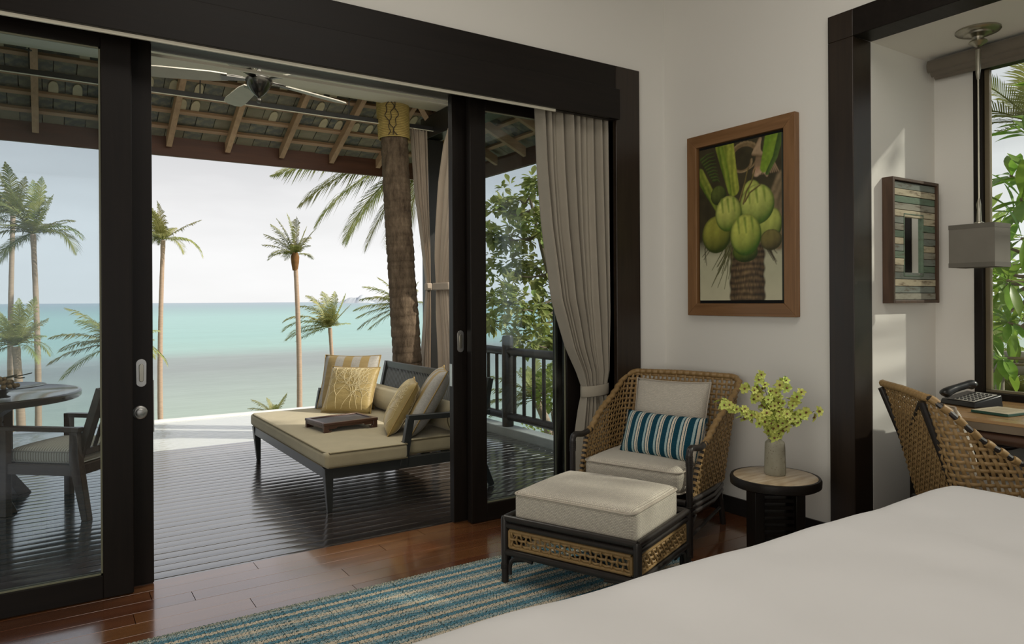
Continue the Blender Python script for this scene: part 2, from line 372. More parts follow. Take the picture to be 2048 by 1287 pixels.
# ------------------------------------------------------------------ sliding doors
def door(n, x0, x1, sl, sr, y0, y1, ztop, gl, label):
    r = thing('door_%d' % n, label, 'door', (0, 0, 0)); r['kind'] = 'structure'
    zb, zt = .105 if y0 < 3.66 else .085, 2.425 if y0 < 3.66 else 2.45
    b = MB(); b.box((x0, y0, .004), (x0+sl, y1, ztop)); b.build('stile', MAT['dark'], r, bevel=.003)
    b = MB(); b.box((x1-sr, y0, .004), (x1, y1, ztop)); b.build('stile', MAT['dark'], r, bevel=.003)
    b = MB(); b.box((x0+sl, y0+.002, .004), (x1-sr, y1-.002, zb)); b.build('bottom_rail', MAT['darkx'], r, bevel=.002)
    b = MB(); b.box((x0+sl, y0+.002, zt), (x1-sr, y1-.002, ztop)); b.build('top_rail', MAT['darkx'], r, bevel=.002)
    ym = (y0+y1)/2
    b = MB(); b.box((x0+sl, ym-.004, zb), (x1-sr, ym+.004, zt)); b.build('pane', MAT['glass'], r, smooth=0)
    b = MB()
    for a, c in (((x0+sl, ym-.010, zb), (x0+sl+.007, ym-.0045, zt)), ((x1-sr-.007, ym-.010, zb), (x1-sr, ym-.0045, zt)), ((x0+sl, ym-.010, zb), (x1-sr, ym-.0045, zb+.007)), ((x0+sl, ym-.010, zt-.007), (x1-sr, ym-.0045, zt))): b.box(a, c)
    b.build('glazing_bead', BEAD, r)
    return r
BEAD = simple('olive_glazing_seal', (.20, .20, .13), .5)
dA = door(1, -1.30, .325, .11, .120, 3.600, 3.650, 2.50, 1, 'left sliding glass door panel nearest the room')
dB = door(2, -1.15, .415, .11, .106, 3.680, 3.730, 2.52, 1, 'second left sliding glass door panel with the round lock')
dC = door(3, 2.070, 2.915, .105, .145, 3.600, 3.650, 2.50, 1, 'right sliding glass door panel beside the indoor curtain')
dD = door(4, 1.995, 2.860, .105, .105, 3.680, 3.730, 2.52, 1, 'second right sliding glass door panel with its flush pull at the edge')
def flush_pull(parent, x, y, z):
    def pill(w, h, n=10): return [(x+w*math.cos(a), z+(h if math.sin(a) >= 0 else -h)+w*math.sin(a)) for a in [2*PI*k/(2*n) for k in range(2*n)]]
    b = MB(); b.prism(pill(.022, .042), y-.004, y+.001, 'y'); h = b.build('flush_pull', MAT['steel'], parent, bevel=.001)
    b = MB(); b.prism(pill(.010, .031), y-.0075, y-.004, 'y'); b.build('finger_cup', MAT['brass'], h, bevel=.002)
flush_pull(dB, .366, 3.680, .978); flush_pull(dD, 2.043, 3.680, 1.063)
b = MB(); b.lathe([(.001, 0), (.031, 0), (.031, .006), (.027, .010), (.020, .011), (.019, .018), (.014, .021), (.001, .021)], 24, (0,0,0), T(.360, 3.680, .797)@RX(PI/2)); tag(b.build('round_lock', MAT['steel'], dB), 'round steel lock')
b = MB(); b.box((.415, 3.690, .70), (.420, 3.720, .94)); tag(b.build('strike_plate', MAT['steel'], dB), 'narrow strike plate on the door edge')
b = MB(); b.box((1.9915, 3.690, .80), (1.995, 3.720, .93)); b.build('strike_plate', MAT['steel'], dD)
# ------------------------------------------------------------------ nook window
w = thing('window_1', 'tall dark framed garden window of the desk nook', 'window', (0,0,0)); w['kind'] = 'structure'
for i, (a, c) in enumerate((((4.285, 1.850, .715), (4.36, 1.894, 2.60)), ((4.285, .30, .715), (4.36, 1.850, .785)), ((4.285, .30, 2.55), (4.36, 1.850, 2.60)), ((4.285, .30, .785), (4.36, .36, 2.55)))):
    b = MB(); b.box(a, c); b.build('frame', MAT['dark'] if i in (0, 3) else MAT['dark'], w, bevel=.003)
SASH = simple('olive_painted_sash', (.17, .14, .085), .4)
for a, c in (((4.315, 1.824, .80), (4.345, 1.850, 2.55)), ((4.315, .36, .785), (4.345, 1.850, .80)), ((4.315, .36, .80), (4.345, .385, 2.55))):
    b = MB(); b.box(a, c); b.build('sash', SASH, w, bevel=.003)
for y0, y1 in ((.385, 1.824),):
    b = MB(); b.box((4.326, y0, .80), (4.332, y1, 2.55)); b.build('pane', MAT['clear'], w, smooth=0)
# unseen rear wall: piers and head only, wide opening added to let daylight in
wall('wall_rear', [((-2.94, -3.34, 0), (3.64, -3.2, .5)), ((-2.94, -3.34, 2.9), (3.64, -3.2, ZC+.1)), ((2.2, -3.34, .5), (3.64, -3.2, 2.9)), ((-2.94, -3.34, .5), (-2.7, -3.2, 2.9))], MAT['plaster'], 'white bedroom wall behind the viewer with an added daylight opening', 'wall')
# ================================================================== veranda
dk = MB(); dk.box((-3.6, 3.72, -.25), (3.78, 7.10, -.085)); dk = struct(dk.build('floor_deck', simple('deck_joists', (.01, .01, .01), .8), smooth=0), 'black stained timber deck of the veranda', 'floor')
DW = .094; rd = random.Random(11); y = 3.722; dmesh = {}
def deck_mesh(L):
    k = round(L, 2)
    if k not in dmesh:
        b = MB(); w = DW-.0062; prof = [(0, 0), (w, 0), (w, .020), (w-.003, .0246), (w*.75, .0254), (w*.5, .0255), (w*.25, .0254), (.003, .0246), (0, .020)]
        n = max(2, int(k/.5)); m = len(prof)
        vv = [(-k/2+k*i/n, u, v) for i in range(n+1) for u, v in prof]
        ff = [(i*m+j, i*m+(j+1) % m, (i+1)*m+(j+1) % m, (i+1)*m+j) for i in range(n) for j in range(m)]+[tuple(range(m)), tuple(n*m+j for j in range(m-1, -1, -1))]
        b.add(vv, ff); me = b.mesh('deck_board', 50); me.materials.append(MAT['deck']); dmesh[k] = me
    return dmesh[k]
while y+DW < 7.13:
    x = -3.6+rd.choice([0, .2, .4, .6, .8]); xs = -3.6
    js = sorted([-3.6, 3.78]+[j for j in [rd.choice([-1.2, -.6, .2, .8, 1.3, 1.8, 2.4, 2.9])]])
    for a, c in zip(js, js[1:]):
        o = link('deck_board', deck_mesh(c-a-.004), dk); o.location = ((a+c)/2, y, -.0555+rd.uniform(-.0012, .0)); o.rotation_euler = (rd.gauss(0, .0035), 0, 0)
    y += DW
# pool
pool = MB(); pool.box((-12, 7.13, -1.2), (4.3, 9.14, -1.1)); pool.box((-12, 9.0, -1.1), (4.3, 9.14, -.048)); pool.box((-12, 7.13, -1.1), (4.3, 7.16, -.07)); pool.box((4.2, 7.16, -1.1), (4.3, 9.0, -.045))
k = NM('pale_pool_stone'); k.set(k.mix(k.noise(k.map((1,1,1)), 8, 4), (.72, .72, .70), (.84, .84, .82)), .5); MAT['poolstone'] = k.m
pl = tag(pool.build('infinity_pool', k.m, smooth=0, bevel=.01), 'infinity pool with a white overflow edge in front of the sea', 'pool')
k = NM('pool_water'); n1 = k.noise(k.map((3, 7, 1)), 2.2, 3, .5); k.set((.60, .63, .61), .08, 0, .8); k.bump(n1, .10, .05); k.p.inputs['IOR'].default_value = 1.33
b = MB(); b.grid(lambda u, v: (-12+16.2*u, 7.16+1.84*v, -.062), 40, 8); tag(b.build('water', k.m, pl), 'pale rippled pool water')
# kerb under the railing
b = MB(); b.box((3.80, 3.82, -.25), (3.96, 7.10, .045)); struct(b.build('trim_8', simple('grey_concrete_kerb', (.36, .37, .35), .7, 0, .3, .15, 6, .2, 80), bevel=.008), 'grey concrete kerb along the foot of the railing', 'trim')
# railing
rl = thing('deck_railing', 'dark round-timber railing along the right side of the deck', 'railing', (3.87, 0, 0))
def logtube(name, pts, r, parent, n=14):
    b = MB(); b.tube(pts, r, n); return b.build(name, MAT['blackrattan'], parent)
for py in (4.25, 6.0, 6.95): 
    b = MB(); b.lathe([(.058, .045), (.060, .3), (.057, .93), (.050, .952), (.02, .956)], 18, (0, py, 0)); b.build('post', MAT['blackrattan'], rl)
for a, c in ((3.85, 4.25), (4.25, 6.0), (6.0, 6.95)):
    logtube('top_rail', [(0, a, .795), (0, (a+c)/2, .797), (0, c, .795)], [.040, .044, .040], rl); logtube('bottom_rail', [(0, a, .150), (0, c, .150)], .040, rl)
for i in range(17):
    py = 4.06+i*.165
    if min(abs(py-q) for q in (4.25, 6.0, 6.95)) > .07: logtube('baluster', [(0, py, .17), (0, py, .78)], .018, rl, 8)
# corner post + header beams
pst = thing('veranda_post', 'black square corner post of the veranda between the outdoor curtains', 'post', (3.44, 6.78, -.03))
b = MB(); b.box((-.085, -.085, 0), (.085, .085, 3.02)); b.build('shaft', MAT['blackwood'], pst, bevel=.004)
b = MB(); b.box((-.10, -.10, .0), (.10, .10, .08)); b.build('foot_plate', MAT['blackwood'], pst, bevel=.004)
b = MB(); b.box((3.35, 3.81, 3.0), (3.53, 6.88, 3.235)); struct(b.build('trim_9', MAT['blackwood'], bevel=.004), 'black header beam running out to the veranda corner post', 'trim')
# veranda soffit
b = MB(); b.box((-3.6, 3.81, 3.24), (3.60, 6.52, 3.30)); struct(b.build('ceiling_veranda', MAT['soffit'], smooth=0), 'flat cream veranda ceiling carrying the fan', 'ceiling')
# roof: rafters, battens, tiles, fascia (hipped at the right corner)
SL = .468; YE, XE, ZR = 7.70, 4.32, 2.765
def zf(y): return ZR+SL*(YE-y)
def zs(x): return ZR+SL*(XE-x)
roof = thing('veranda_roof', 'tiled veranda roof with brown rafters and dark red fascia', 'roof', (0,0,0))
for i in range(-6, 6):
    x = 1.008+.5385*i+.0
    if x > 3.4: continue
    y1 = 7.60
    b = MB(); b.add([(x-.026, 6.45, zf(6.45)), (x+.026, 6.45, zf(6.45)), (x+.026, y1, zf(y1)), (x-.026, y1, zf(y1)), (x-.026, 6.45, zf(6.45)+.10), (x+.026, 6.45, zf(6.45)+.10), (x+.026, y1, zf(y1)+.10), (x-.026, y1, zf(y1)+.10)], [(0,3,2,1),(4,5,6,7),(0,1,5,4),(1,2,6,5),(2,3,7,6),(3,0,4,7)])
    b.build('rafter', MAT['rafter'], roof, bevel=.003)
for i in range(7):
    y = 3.95+.56*i
    if y > 7.2: continue
    b = MB(); x0, x1 = 3.30, 4.22
    b.add([(x0, y-.026, zs(x0)), (x1, y-.026, zs(x1)), (x1, y+.026, zs(x1)), (x0, y+.026, zs(x0)), (x0, y-.026, zs(x0)+.10), (x1, y-.026, zs(x1)+.10), (x1, y+.026, zs(x1)+.10), (x0, y+.026, zs(x0)+.10)], [(0,3,2,1),(4,5,6,7),(0,1,5,4),(1,2,6,5),(2,3,7,6),(3,0,4,7)])
    b.build('rafter', MAT['raftx'], roof, bevel=.003)
b = MB(); b.bar((3.2, 6.58, zf(6.58)+.05), (4.25, 7.63, zf(7.63)+.05), .06, .12); tag(b.build('hip_rafter', MAT['rafter'], roof), 'diagonal corner rafter')
BAT = [6.62+.215*i for i in range(5)]
for y in BAT+[6.47]:
    b = MB(); M = T(0, y, zf(y)+.115)@RX(-math.atan(SL)); b.box((-3.5, -.022, -.015), (3.25+(y-6.58)*1.0, .022, .015), M); b.build('batten', MAT['raftx'], roof)
for i in range(5):
    x = XE-YE+BAT[i]
    b = MB(); M = T(x, 0, zs(x)+.115)@RY(math.atan(SL)); b.box((-.022, 3.85, -.015), (.022, BAT[i], .015), M); b.build('batten', MAT['rafter'], roof)
k = NM('weathered_roof_tile'); n = k.noise(k.map((1, 1, 1)), 14, 5); c = k.ramp(k.rnd(), [(0, (.13, .14, .135)), (.45, (.19, .187, .157)), (.75, (.25, .22, .15)), (1, (.34, .30, .21))]); c = k.mix(k.ramp(n, [(.45, 0.0), (.65, 1.0)]), c, (.28, .265, .18)); k.set(c, .75, 0, .3); k.bump(n, .4, .01); TILE = k.m
k = NM('pale_tile_tail'); n = k.noise(k.map((1, 1, 1)), 14, 5); k.set(k.mix(n, (.45, .38, .24), (.70, .62, .42)), .7, 0, .3); TAIL = k.m
tb = MB(); tb.prism([(-.079, -.13), (.079, -.13), (.079, .13), (-.079, .13)], 0, .011); tme = tb.mesh('roof_tile', 30); tme.materials.append(TILE)
tb = MB(); tb.prism([(-.036, .10), (-.036, .03)]+[(-.036*math.cos(a), .03-.075*math.sin(a)) for a in [PI*i/10 for i in range(1, 10)]]+[(.036, .03), (.036, .10)], 0, .010); t2me = tb.mesh('tile_tail', 30); t2me.materials.append(TAIL)
rt = random.Random(5)
aF = math.atan(SL)
for r_ in range(5):
    yc = BAT[r_]+.1; n = int((4.2+1.9)/.165)
    for i in range(n):
        x = -1.75+.165*i+(.08 if r_ % 2 else 0)
        if x > XE-YE+yc+.02 or x > 4.2: continue
        o = link('roof_tile', tme, roof); o.location = (x, yc, zf(yc)+.135+rt.uniform(-.003, .004)); o.rotation_euler = (-aF+rt.gauss(0, .015), 0, rt.gauss(0, .012))
        if r_ < 3 and rt.random() < .38 and len([c for c in roof.children if c.name.startswith('tile_tail')]) < 45:
            o = link('tile_tail', t2me, roof); o.location = (x+rt.uniform(-.05, .05), yc, zf(yc)+.121); o.rotation_euler = (-aF, 0, 0)
for r_ in range(5):
    xc = XE-YE+BAT[r_]+.1
    for i in range(20):
        y = 4.2+.165*i+(.08 if r_ % 2 else 0)
        if y > xc-XE+YE-.05: continue
        o = link('roof_tile', tme, roof); o.location = (xc, y, zs(xc)+.135+rt.uniform(-.003, .004)); o.rotation_euler = Matrix(((0, math.cos(aF), math.sin(aF)), (-1, 0, 0), (0, -math.sin(aF), math.cos(aF)))).to_euler()
# roof skin above the tiles so no daylight leaks through the joints
b = MB(); ya, yb = 6.3, 7.72; xa, xb = XE-YE+ya, XE-YE+yb; h = .16
b.add([(-3.6, ya, zf(ya)+h), (xa, ya, zf(ya)+h), (xb, yb, zf(yb)+h), (-3.6, yb, zf(yb)+h), (xa, 3.82, zs(xa)+h), (xb, 3.82, zs(xb)+h)], [(0,1,2,3),(1,4,5,2)])
b.add([(-3.6, ya, zf(ya)+h+.03), (xa, ya, zf(ya)+h+.03), (xb, yb, zf(yb)+h+.03), (-3.6, yb, zf(yb)+h+.03), (xa, 3.82, zs(xa)+h+.03), (xb, 3.82, zs(xb)+h+.03)], [(3,2,1,0),(2,5,4,1)])
tag(b.build('roof_underlay', TILE, roof, smooth=0))
b = MB(); b.box((-3.6, 3.81, 3.31), (3.64, 6.6, 3.60)); tag(b.build('roof_ridge', TILE, roof, smooth=0))
b = MB(); b.box((-3.6, 7.655, 2.735), (4.36, 7.70, 3.0)); b.build('fascia', MAT['fascia'], roof, bevel=.004)
b = MB(); b.box((4.28, 3.82, 2.735), (4.32, 7.655, 3.0)); b.build('fascia', wood('red_brown_side_fascia', (.060, .022, .012), (.115, .045, .024), .5, 'y', 6, 14, .05, .06), roof, bevel=.004)
# upper house roof so that the bedroom is shaded from above
b = MB(); b.box((-3.6, -4.2, ZC+.2), (5.2, 4.3, ZC+.3)); tag(b.build('roof_house', TILE, roof, smooth=0))
# outdoor curtain rail with its pale cord
ra = thing('outdoor_curtain_rail', 'slim black curtain rail with a pale cord hanging under the veranda roof', 'curtain rail', (0, 6.60, 3.075))
b = MB(); b.box((-3.4, -.012, -.02), (3.40, .012, .022)); b.build('rail', MAT['blackwood'], ra)
b = MB(); b.tube([(-3.4+.4*i, -.016, -.024+.002*math.sin(i*1.7)) for i in range(18)], .0045, 6); tag(b.build('cord', MAT['alu'], ra), 'pale cord')
for x in (-.1, 1.12, 2.45):
    b = MB(); b.tube([(x, 0, .02), (x, -.02, .2)], .005, 6); b.lathe([(.022, .16), (.022, .164)], 10, (x, -.02, 0)); b.build('hanger', MAT['blackwood'], ra)
# ================================================================== weaving helpers
def weave(mb, S, nu, nv, wu, wv, amp, thick, sub=2, u_skip=None):
    """S(u,v) -> (point, normal). nu strands run along v, nv strands run along u, over and under each other."""
    def ribbon(pts, nrm, side, w):
        vv = []; n = len(pts)
        for i in range(n):
            t = (pts[min(i+1, n-1)]-pts[max(i-1, 0)]).normalized(); b = t.cross(nrm[i]).normalized()
            vv += [pts[i]-b*w/2, pts[i]+nrm[i]*thick*.5-b*w*.22, pts[i]+nrm[i]*thick*.5+b*w*.22, pts[i]+b*w/2, pts[i]-nrm[i]*thick*.5+b*w*.22, pts[i]-nrm[i]*thick*.5-b*w*.22]
        ff = []
        for i in range(n-1):
            for k in range(6):
                l = (k+1) % 6; ff.append((i*6+k, i*6+l, (i+1)*6+l, (i+1)*6+k))
        mb.add(vv, ff)
    for i in range(nu):
        u = (i+.5)/nu; P = []; Nn = []
        m = nv*sub
        for j in range(m+1):
            v = j/m; p, n = S(u, v); ph = math.cos(PI*(v*nv-.5)); P.append(p+n*amp*ph*(1 if i % 2 else -1)); Nn.append(n)
        ribbon(P, Nn, 0, wu)
    for j in range(nv):
        v = (j+.5)/nv; P = []; Nn = []
        m = nu*sub
        for i in range(m+1):
            u = i/m; p, n = S(u, v); ph = math.cos(PI*(u*nu-.5)); P.append(p-n*amp*ph*(1 if j % 2 else -1)); Nn.append(n)
        ribbon(P, Nn, 1, wv)
k = NM('tan_rattan_cane'); n = k.noise(k.map((1,1,1)), 60, 4); n2 = k.noise(k.map((1,1,1)), 9, 3)
c = k.mix(n, (.20, .115, .042), (.43, .285, .125)); k.set(k.hsv(c, v=k.rng(n2, .75, 1.2)), .45, 0, .4); MAT['rattan'] = k.m
def knit(name, c1, c2, pu, pv, bump=.6):
    """chunky knitted upholstery: small offset bricks in metres"""
    k = NM(name); u = k.map((1,1,1), 'UV')
    br = k.N.new('ShaderNodeTexBrick'); k.L(u, br.inputs['Vector']); br.inputs['Scale'].default_value = 1; br.inputs['Brick Width'].default_value = pu; br.inputs['Row Height'].default_value = pv
    br.inputs['Mortar Size'].default_value = pv*.16; br.inputs['Mortar Smooth'].default_value = 1; br.inputs['Color1'].default_value = c2+(1,); br.inputs['Color2'].default_value = tuple(x*.86 for x in c2)+(1,); br.inputs['Mortar'].default_value = c1+(1,)
    n = k.noise(k.map((1,1,1)), 300, 2); k.set(k.mix(.18, br.outputs['Color'], n, 'OVERLAY'), .95, 0, .15)
    k.p.inputs['Sheen Weight'].default_value = .25
    inv = k.math('SUBTRACT', 1.0, br.outputs['Fac']); k.bump(inv, bump, .004); return k.m
MAT['knit'] = knit('oatmeal_knit', (.27, .24, .19), (.70, .645, .545), .012, .0066)
MAT['knitback'] = knit('oatmeal_knit_pale', (.34, .30, .245), (.72, .665, .57), .0095, .0055)
MAT['piping'] = simple('oatmeal_piping', (.48, .43, .36), .9, 0, .2, .2, 80)
def pillow_pts(w, h, t, n=18, pinch=.05):
    def f(u, v, s):
        a, b = 2*u-1, 2*v-1
        th = (max(0, (1-abs(a)**3.2))*max(0, (1-abs(b)**3.2)))**.55
        x = a*w/2*(1-pinch*(1-b*b)*abs(a)**2*1.0); z = b*h/2*(1-pinch*(1-a*a)*abs(b)**2*1.0)
        return Vector((x, s*t/2*th, z+h/2))
    return f
def pillow(name, label, mat, w, h, t, M, group=None, piping=None, cat='cushion', embroider=None, fringe=None):
    """standing scatter cushion: local x = width, z = up, y = thickness"""
    r = thing(name, label, cat); r.matrix_world = M
    if group: r['group'] = group
    f = pillow_pts(w, h, t); n = 20; b = MB()
    b.grid(lambda u, v: f(u, v, -1), n, n); b.grid(lambda u, v: f(1-u, v, 1), n, n)
    me = b.mesh('cover', 80); bm = bmesh.new(); bm.from_mesh(me); bmesh.ops.remove_doubles(bm, verts=bm.verts, dist=.0004); bm.to_mesh(me); bm.free()
    me.polygons.foreach_set('use_smooth', [True]*len(me.polygons)); me.materials.append(mat); link('cover', me, r)
    if piping:
        p = []
        for i in range(24): p.append(f(i/24, 0, 1))
        for i in range(24): p.append(f(1, i/24, 1))
        for i in range(24): p.append(f(1-i/24, 1, 1))
        for i in range(24): p.append(f(0, 1-i/24, 1))
        b = MB(); b.tube(p, .0045, 6, closed=True); b.build('piping', piping, r)
    if embroider:
        rng = random.Random(embroider[0]); b = MB()
        def grow(x, z, ang, L, d, s):
            pts = [(x, z)]
            for q in range(4):
                ang += rng.uniform(-.22, .22); x += math.cos(ang)*L/4; z += math.sin(ang)*L/4
                if abs(x) > w*.46 or z > h*.96 or z < h*.03: break
                pts.append((x, z))
            if len(pts) < 2: return
            P = []
            for (a, c) in pts:
                u = (a/(w/2)+1)/2; v = c/h; q = f(max(.02, min(.98, u)), max(.02, min(.98, v)), s); P.append(q+Vector((0, s*.0012, 0)))
            b.tube(P, .0016 if d < 2 else .0012, 4)
            if d < 5:
                for da in (rng.uniform(.25, .6), -rng.uniform(.25, .6)): grow(x, z, ang+da, L*rng.uniform(.68, .9), d+1, s)
        for s in (-1, 1):
            for q in range(6): grow(-w*.42+w*.84*(q+.5)/6+rng.uniform(-.02, .02), h*.05, PI/2+rng.uniform(-.35, .35), h*.26, 0, s)
        tag(b.build('branch_embroidery', embroider[1], r), 'pale branching embroidery', kind='stuff')
    if fringe:
        for s in (-1, 1):
            b = MB()
            for i in range(34):
                p = f(0 if s < 0 else 1, (i+.5)/34, 1); b.tube([p, p+Vector((s*.004, 0, .002)), p+Vector((s*.009, .001*(i % 3-1), -.001))], .0016, 4)
            tag(b.build('fringe', fringe, r), kind='stuff')
    return r
def soft_box(name, a, b_, r, m, parent, puff=.012, piping=None, n=8, pr=.005):
    b = MB(); b.rbox(a, b_, r, n, puff); o = b.build(name, m, parent, smooth=70)
    if piping:
        for z in ((b_[2]-r*.35), (a[2]+r*.35)):
            x0, x1, y0, y1 = a[0]+r*.02, b_[0]-r*.02, a[1]+r*.02, b_[1]-r*.02; p = []
            c = r*.9
            for (cx, cy, s) in ((x1-c, y1-c, 0), (x0+c, y1-c, 1), (x0+c, y0+c, 2), (x1-c, y0+c, 3)):
                for q in range(5): w = PI/2*s+PI/2*q/4; p.append((cx+c*math.cos(w), cy+c*math.sin(w), z))
            pt = MB(); pt.tube(p, pr, 6, closed=True); pt.build('piping', piping, o)
    return o
# ================================================================== rattan armchair / desk chair
def rattan_chair(root, desk=False):
    """local x = front, y = side; woven tub on a black pole frame"""
    zb, zback, zarm = .27, .845, .545
    hx, hy = (.28, .325); xf_b, xf_t = .285, .155
    if desk: zb, zback, zarm, hx, hy, xf_b, xf_t = .34, .885, .60, .25, .29, .25, .13
    cr = .075
    # plan path of the tub at its base: near side -> back -> far side
    straight = hx+.27-cr
    def path(xf):
        pts = []
        n1 = 18
        for i in range(n1): pts.append((xf+(-hx+cr-xf)*i/n1, hy))
        for i in range(8): w = PI/2+PI/2*i/8; pts.append((-hx+cr+cr*math.cos(w), hy-cr+cr*math.sin(w)))
        n2 = 16
        for i in range(n2): pts.append((-hx, hy-cr-(2*hy-2*cr)*i/n2))
        for i in range(8): w = PI+PI/2*i/8; pts.append((-hx+cr+cr*math.cos(w), -hy+cr+cr*math.sin(w)))
        for i in range(n1+1): pts.append((-hx+cr+(xf+hx-cr)*i/n1, -hy))
        return pts
    def at(pts, u):
        L = [0]
        for p, q in zip(pts, pts[1:]): L.append(L[-1]+math.hypot(q[0]-p[0], q[1]-p[1]))
        t = u*L[-1]
        for i in range(len(pts)-1):
            if t <= L[i+1]+1e-9:
                f = (t-L[i])/max(1e-9, L[i+1]-L[i]); p, q = pts[i], pts[i+1]; d = Vector((q[0]-p[0], q[1]-p[1], 0)).normalized()
                return Vector((p[0]+(q[0]-p[0])*f, p[1]+(q[1]-p[1])*f, 0)), Vector((d.y, -d.x, 0))
        p = pts[-1]; return Vector((p[0], p[1], 0)), Vector((0, -1, 0))
    pb, pt = path(xf_b), path(xf_t)
    def top(u):
        w = abs(u-.5)*2              # 0 back middle .. 1 front
        if desk: return interp([(0, zback), (.40, zback-.006), (.47, zback-.05), (.58, zarm+.12), (.72, zarm+.03), (.88, zarm-.01), (1, zarm-.02)], w)
        return interp([(0, zback), (.38, zback-.006), (.45, zback-.03), (.62, zback-.14), (.80, zarm+.075), (.92, zarm+.008), (1, zarm-.01)], w)
    def P(u, z):
        H = top(u)-zb; v = max(0, min(1, (z-zb)/H)); a, n = at(pb, u); c, m = at(pt, u); p = a.lerp(c, v)
        h = (z-zb)/.57; bk = max(0, min(1, (.06-p.x)/(hx+.06))); bk = bk*bk*(3-2*bk)
        q = Vector((p.x-.15*bk*h, p.y*(1+.16*h), z)); out = n.lerp(m, v)
        if out.dot(Vector((p.x-.05, p.y, 0))) < 0: out = -out
        return q, out.normalized()
    def S(u, v): return P(u, zb+(top(u)-zb)*v)
    b = MB(); nu, dz, ampl, thk = (58, .0300, .0050, .006)
    def ribbon(pts, nrm, w):
        vv = []; n = len(pts)
        for i in range(n):
            t = (pts[min(i+1, n-1)]-pts[max(i-1, 0)]).normalized(); bb = t.cross(nrm[i]).normalized()
            vv += [pts[i]-bb*w/2, pts[i]+nrm[i]*thk*.5-bb*w*.25, pts[i]+nrm[i]*thk*.5+bb*w*.25, pts[i]+bb*w/2, pts[i]-nrm[i]*thk*.5+bb*w*.25, pts[i]-nrm[i]*thk*.5-bb*w*.25]
        b.add(vv, [(i*6+k_, i*6+(k_+1) % 6, (i+1)*6+(k_+1) % 6, (i+1)*6+k_) for i in range(n-1) for k_ in range(6)])
    for i in range(nu):
        u = (i+.5)/nu; H = top(u)-zb; m = max(4, int(H/dz*2)); A = []; Nn = []
        for j in range(m+1):
            z = zb+H*j/m; p, n = P(u, z); A.append(p+n*ampl*math.cos(PI*((z-zb)/dz-.5))*(1 if i % 2 else -1)); Nn.append(n)
        ribbon(A, Nn, .0150)
    j = 0
    while zb+dz*(j+.5) < zback-.012:
        z = zb+dz*(j+.5); us = [i/(nu*2) for i in range(nu*2+1) if top(i/(nu*2)) > z+.004]
        if len(us) > 3:
            A = []; Nn = []
            for u in us: p, n = P(u, z); A.append(p-n*ampl*math.cos(PI*(u*nu-.5))*(1 if j % 2 else -1)); Nn.append(n)
            ribbon(A, Nn, .0145)
        j += 1
    tag(b.build('woven_shell', MAT['rattan'], root, smooth=50), kind='stuff')
    # rim: core pole and cane wrapping
    rim = [S(i/80, 1)[0]+Vector((0, 0, .004)) for i in range(81)]
    b = MB(); b.tube(rim, .0125, 8); b.build('rim_pole', MAT['blackrattan'], root)
    b = MB(); step = 1 if not desk else 2
    for i in range(0, 80, 1):
        if desk and i % 2: continue
        p, q = rim[i], rim[i+1]; d = (q-p).normalized(); s = d.cross(Vector((0,0,1))).normalized()*.006*(1 if i % 2 else -1)
        b.tube([p-d*.005-s, p.lerp(q, .5), q+d*.005+s], [.0155, .0172, .0155], 8)
    tag(b.build('rim_wrap', MAT['rattan'], root, smooth=60), kind='stuff')
    # wrapped front edges of the two sides
    for e in (0, 1):
        fr = [S(e, v/20)[0] for v in range(21)]
        b = MB(); b.tube(fr, .011, 8); b.build('edge_pole', MAT['blackrattan'], root)
        b = MB()
        for i in range(0, 20, 2): b.tube([fr[i], fr[i+1]], .0155, 8)
        tag(b.build('edge_wrap', MAT['rattan'], root), kind='stuff')
    # black pole frame
    xl, yl = (.33, .342) if not desk else (.30, .31)
    arm_z = zarm-.012
    for s in (1, -1):
        b = MB(); b.tube([(xl, s*yl, 0), (xl, s*yl, arm_z-.02)], [.0175, .0165], 12); 
        for q in range(5): b.tube([(xl, s*yl, .215+q*.009), (xl, s*yl, .220+q*.009)], .0205, 10)
        b.build('front_leg', MAT['blackrattan'], root)
        e = S(0 if s > 0 else 1, 1)[0]
        b = MB(); b.tube(smoothpath([(xl, s*yl, arm_z-.06), (xl-.004, s*yl, arm_z-.005), (xl-.035, s*yl, arm_z+.012), (e.x+.05, s*(abs(e.y)), e.z-.002), (e.x-.04, s*abs(e.y), e.z+.012)]), .017, 10)
        for q in range(7): w = q/6; b.tube([(xl, s*yl, arm_z-.075+.05*w), (xl, s*yl, arm_z-.070+.05*w)], .0195, 10)
        b.build('arm', MAT['blackrattan'], root)
        rx = -hx+.06
        b = MB(); b.tube([(rx-.075, s*(hy-.03), 0), (rx-.035, s*(hy-.045), zb-.02), (rx-.02, s*(hy-.05), zb+.03)], [.0165, .0175, .017], 12); b.build('rear_leg', MAT['blackrattan'], root)
        if desk:
            b = MB(); p0 = S(.5-s*.17, 1)[0]; b.tube([(rx-.03, s*(hy-.05), zb-.02), (-hx-.055, s*(hy-.06), .60), (p0.x-.012, p0.y, zback-.02)], .016, 10)
            for q in range(6): b.tube([(-hx-.05, s*(hy-.06), .575+q*.008), (-hx-.05, s*(hy-.06), .580+q*.008)], .0195, 10)
            b.build('back_pole', MAT['blackrattan'], root)
        # side rails and curved brace
        for dz, rr in ((0, .016), (-.032, .0155), (-.062, .0145)):
            b = MB(); b.tube([(xl, s*(hy+.004), zb+dz), (-.02, s*(hy+.012), zb+dz), (-hx+.02, s*(hy-.03), zb+dz)], rr, 10); b.build('side_rail', MAT['blackrattan'], root)
        b = MB(); b.tube(smoothpath([(xl-.012, s*yl, .10), (xl-.03, s*yl, zb-.11), (xl-.10, s*(hy+.006), zb-.082)]), .010, 8); b.build('brace', MAT['blackrattan'], root)
